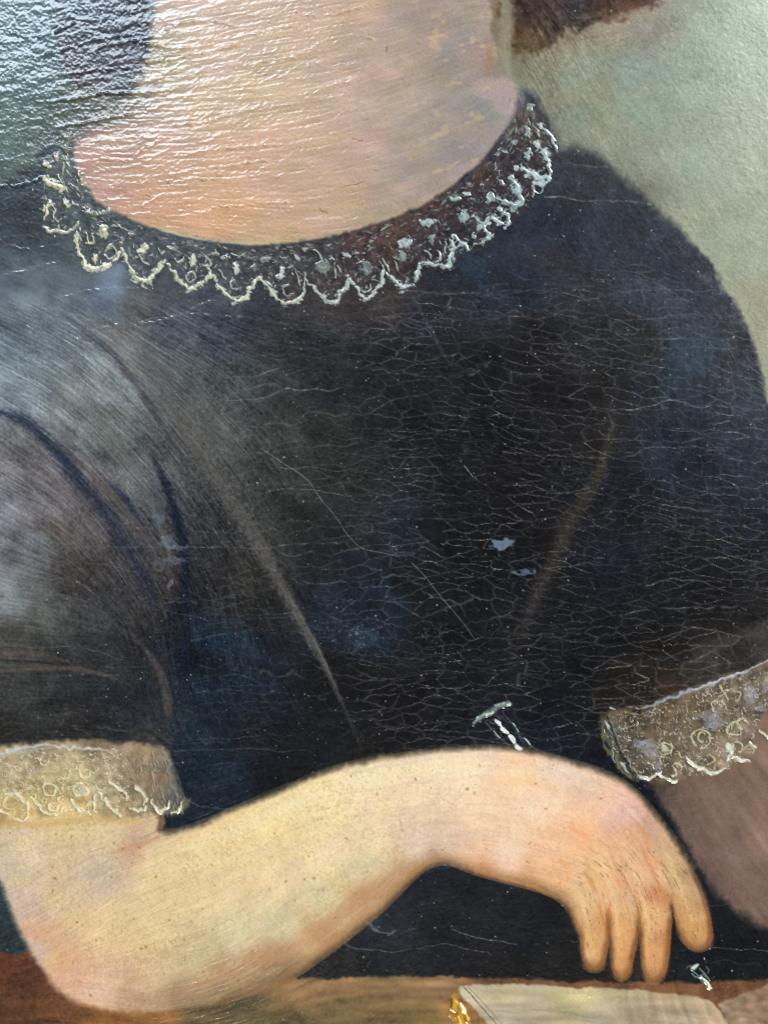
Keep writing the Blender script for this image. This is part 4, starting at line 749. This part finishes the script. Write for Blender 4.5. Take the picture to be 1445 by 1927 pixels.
core_x0 = int((-26 - X0) * S); core_x1 = int((1445 + 26 - X0) * S); core_y0 = int((-26 - Y0) * S); core_y1 = int((1927 + 26 - Y0) * S)
ix = np.concatenate([np.arange(0, core_x0, 5), np.arange(core_x0, core_x1, 1), np.arange(core_x1, NX, 5)])
iy = np.concatenate([np.arange(0, core_y0, 5), np.arange(core_y0, core_y1, 1), np.arange(core_y1, NY, 5)])
JX, JY = np.meshgrid(ix, iy)
nx, ny = len(ix), len(iy)
PXX = XX[JY, JX].astype(np.float64); PYY = YY[JY, JX].astype(np.float64); PH = H[JY, JX].astype(np.float64)
CO = np.stack([wx(PXX), -PH * PX, wz(PYY)], -1).reshape(-1, 3)
NN = NRM[JY, JX].reshape(-1, 3); CC = np.concatenate([LC[JY, JX].reshape(-1, 3), G[JY, JX].reshape(-1, 1)], 1).astype(f32)
IDS = ID[JY, JX]
base = (np.arange(ny - 1)[:, None] * nx + np.arange(nx - 1)[None, :])
FID = IDS[:-1, :-1].reshape(-1).copy()
Q = np.stack([base, base + nx, base + nx + 1, base + 1], -1).reshape(-1, 4)

def node_mat(name):
    m = bpy.data.materials.new(name); m.use_nodes = True; nt = m.node_tree
    return m, nt, nt.nodes['Principled BSDF']
mp, nt, bs = node_mat("oil_paint")
at = nt.nodes.new('ShaderNodeAttribute'); at.attribute_name = 'paint'
tc = nt.nodes.new('ShaderNodeTexCoord')
no = nt.nodes.new('ShaderNodeTexNoise'); no.inputs['Scale'].default_value = 1500; no.inputs['Detail'].default_value = 3
nt.links.new(tc.outputs['Object'], no.inputs['Vector'])
mr = nt.nodes.new('ShaderNodeMapRange'); mr.inputs[1].default_value = .25; mr.inputs[2].default_value = .75; mr.inputs[3].default_value = .90; mr.inputs[4].default_value = 1.10
nt.links.new(no.outputs['Fac'], mr.inputs[0])
vm = nt.nodes.new('ShaderNodeVectorMath'); vm.operation = 'SCALE'
nt.links.new(at.outputs['Color'], vm.inputs[0]); nt.links.new(mr.outputs[0], vm.inputs['Scale'])
nt.links.new(vm.outputs[0], bs.inputs['Base Color'])
# the grain of the ground under the paint
ng = nt.nodes.new('ShaderNodeTexNoise'); ng.inputs['Scale'].default_value = 900; ng.inputs['Detail'].default_value = 4; ng.inputs['Roughness'].default_value = .6
nt.links.new(tc.outputs['Object'], ng.inputs['Vector'])
bp = nt.nodes.new('ShaderNodeBump'); bp.inputs['Strength'].default_value = .6; bp.inputs['Distance'].default_value = .00012
nt.links.new(ng.outputs['Fac'], bp.inputs['Height']); nt.links.new(bp.outputs[0], bs.inputs['Normal'])
mg = nt.nodes.new('ShaderNodeMapRange'); mg.inputs[3].default_value = .45; mg.inputs[4].default_value = .30
nt.links.new(at.outputs['Alpha'], mg.inputs[0]); nt.links.new(mg.outputs[0], bs.inputs['Roughness'])
bs.inputs['IOR'].default_value = 1.45
bs.inputs['Specular IOR Level'].default_value = .35; bs.inputs['Coat Weight'].default_value = .8; bs.inputs['Coat Roughness'].default_value = .12; bs.inputs['Coat IOR'].default_value = 1.5
nt.links.new(bp.outputs[0], bs.inputs['Coat Normal'])

def empty(name):
    o = bpy.data.objects.new(name, None); COL.objects.link(o); return o
root = empty('oil_painting'); root.location = (0, 0, wz(1927 + MARG)); root.empty_display_size = .05
root['label'] = "old cracked oil portrait of a woman in dark dress with white lace collar"
root['category'] = "painting"
OFF = np.array(root.location)
LABELS = {}
def build(name, k, parent, poff):
    fs = Q[FID == k]
    if len(fs) == 0: return None
    used = np.unique(fs); rm = np.zeros(nx * ny, np.int32); rm[used] = np.arange(len(used))
    co = CO[used]; org = np.array([co[:, 0].mean(), 0, co[:, 2].mean()])
    me = bpy.data.meshes.new(name)
    me.vertices.add(len(used)); me.vertices.foreach_set('co', (co - org).astype(f32).ravel())
    nf = len(fs)
    me.loops.add(nf * 4); me.polygons.add(nf)
    me.loops.foreach_set('vertex_index', rm[fs].ravel())
    me.polygons.foreach_set('loop_start', np.arange(0, nf * 4, 4, dtype=np.int32))
    me.update(calc_edges=True)
    me.polygons.foreach_set('use_smooth', np.ones(nf, bool))
    ca = me.color_attributes.new('paint', 'FLOAT_COLOR', 'POINT'); ca.data.foreach_set('color', CC[used].ravel())
    me.normals_split_custom_set_from_vertices(NN[used])
    me.materials.append(mp)
    o = bpy.data.objects.new(name, me); COL.objects.link(o); o.parent = parent
    o.location = org - poff
    return o, org
FG = FID.reshape(ny - 1, nx - 1)
for k in sorted(CURP):
    yy, xx = np.nonzero(FG == k)
    if len(yy) == 0 or len(yy) > 1600: continue
    left = set(zip(yy.tolist(), xx.tolist())); comps = []
    while left:
        st = [left.pop()]; cmp_ = list(st)
        while st:
            a, b = st.pop()
            for q in ((a + 1, b), (a - 1, b), (a, b + 1), (a, b - 1)):
                if q in left: left.remove(q); st.append(q); cmp_.append(q)
        comps.append(cmp_)
    comps.sort(key=len)
    for cmp_ in comps[:-1]:
        for a, b in cmp_: FG[a, b] = CURP[k]
OBJ = {}
for k in sorted(NAMES):
    par = CURP.get(k)
    if k == kJ or NAMES[k] != 'pearl' and par is None:
        r = build(NAMES[k], k, root, OFF)
        if r: OBJ[k] = r
for k in sorted(NAMES):
    if k in OBJ: continue
    par = CURP.get(k); po = OBJ.get(par)
    r = build(NAMES[k], k, po[0] if po else root, po[1] if po else OFF)
    if r:
        OBJ[k] = r
        if NAMES[k] == 'lace_thread' and len(r[0].data.polygons) > 1600: r[0]['kind'] = 'stuff'
for k, l in ((kCL, 'cream lace cuff with white scalloped edge on the near arm'), (kCR, 'silvery grey lace cuff on the shaded far arm'), (kA, 'pale creamy forearm resting on the table edge'), (kA - 1, 'forearm in brownish shade at the right edge')):
    if k in OBJ: OBJ[k][0]['label'] = l
print("objects" , len(OBJ), "faces", len(Q))

# the cloth behind the paint, turned over its stretcher
import bmesh
def box_mesh(name, x0, x1, y0, y1, z0, z1, mat, bev=.001):
    bm = bmesh.new(); bmesh.ops.create_cube(bm, size=1)
    for v in bm.verts:
        v.co.x = (x0 + x1) / 2 + v.co.x * (x1 - x0); v.co.y = (y0 + y1) / 2 + v.co.y * (y1 - y0); v.co.z = (z0 + z1) / 2 + v.co.z * (z1 - z0)
    bmesh.ops.bevel(bm, geom=bm.edges[:], offset=bev, segments=2, affect='EDGES')
    me = bpy.data.meshes.new(name); bm.to_mesh(me); bm.free(); me.materials.append(mat)
    o = bpy.data.objects.new(name, me); COL.objects.link(o); return o
mc, nt2, b2 = node_mat("raw_canvas"); b2.inputs['Base Color'].default_value = (.30, .24, .16, 1); b2.inputs['Roughness'].default_value = .9
n2 = nt2.nodes.new('ShaderNodeTexNoise'); n2.inputs['Scale'].default_value = 300
r2_ = nt2.nodes.new('ShaderNodeValToRGB'); r2_.color_ramp.elements[0].color = (.22, .17, .11, 1); r2_.color_ramp.elements[1].color = (.38, .31, .21, 1)
nt2.links.new(n2.outputs['Fac'], r2_.inputs[0]); nt2.links.new(r2_.outputs[0], b2.inputs['Base Color'])
hw = (X1 - X0) / 2 * PX; zt, zb = wz(Y0), wz(Y1)
cv = box_mesh('canvas', -hw - .0015, hw + .0015, .004, .022, zb - .0015 - OFF[2], zt + .0015 - OFF[2], mc)
cv.parent = root
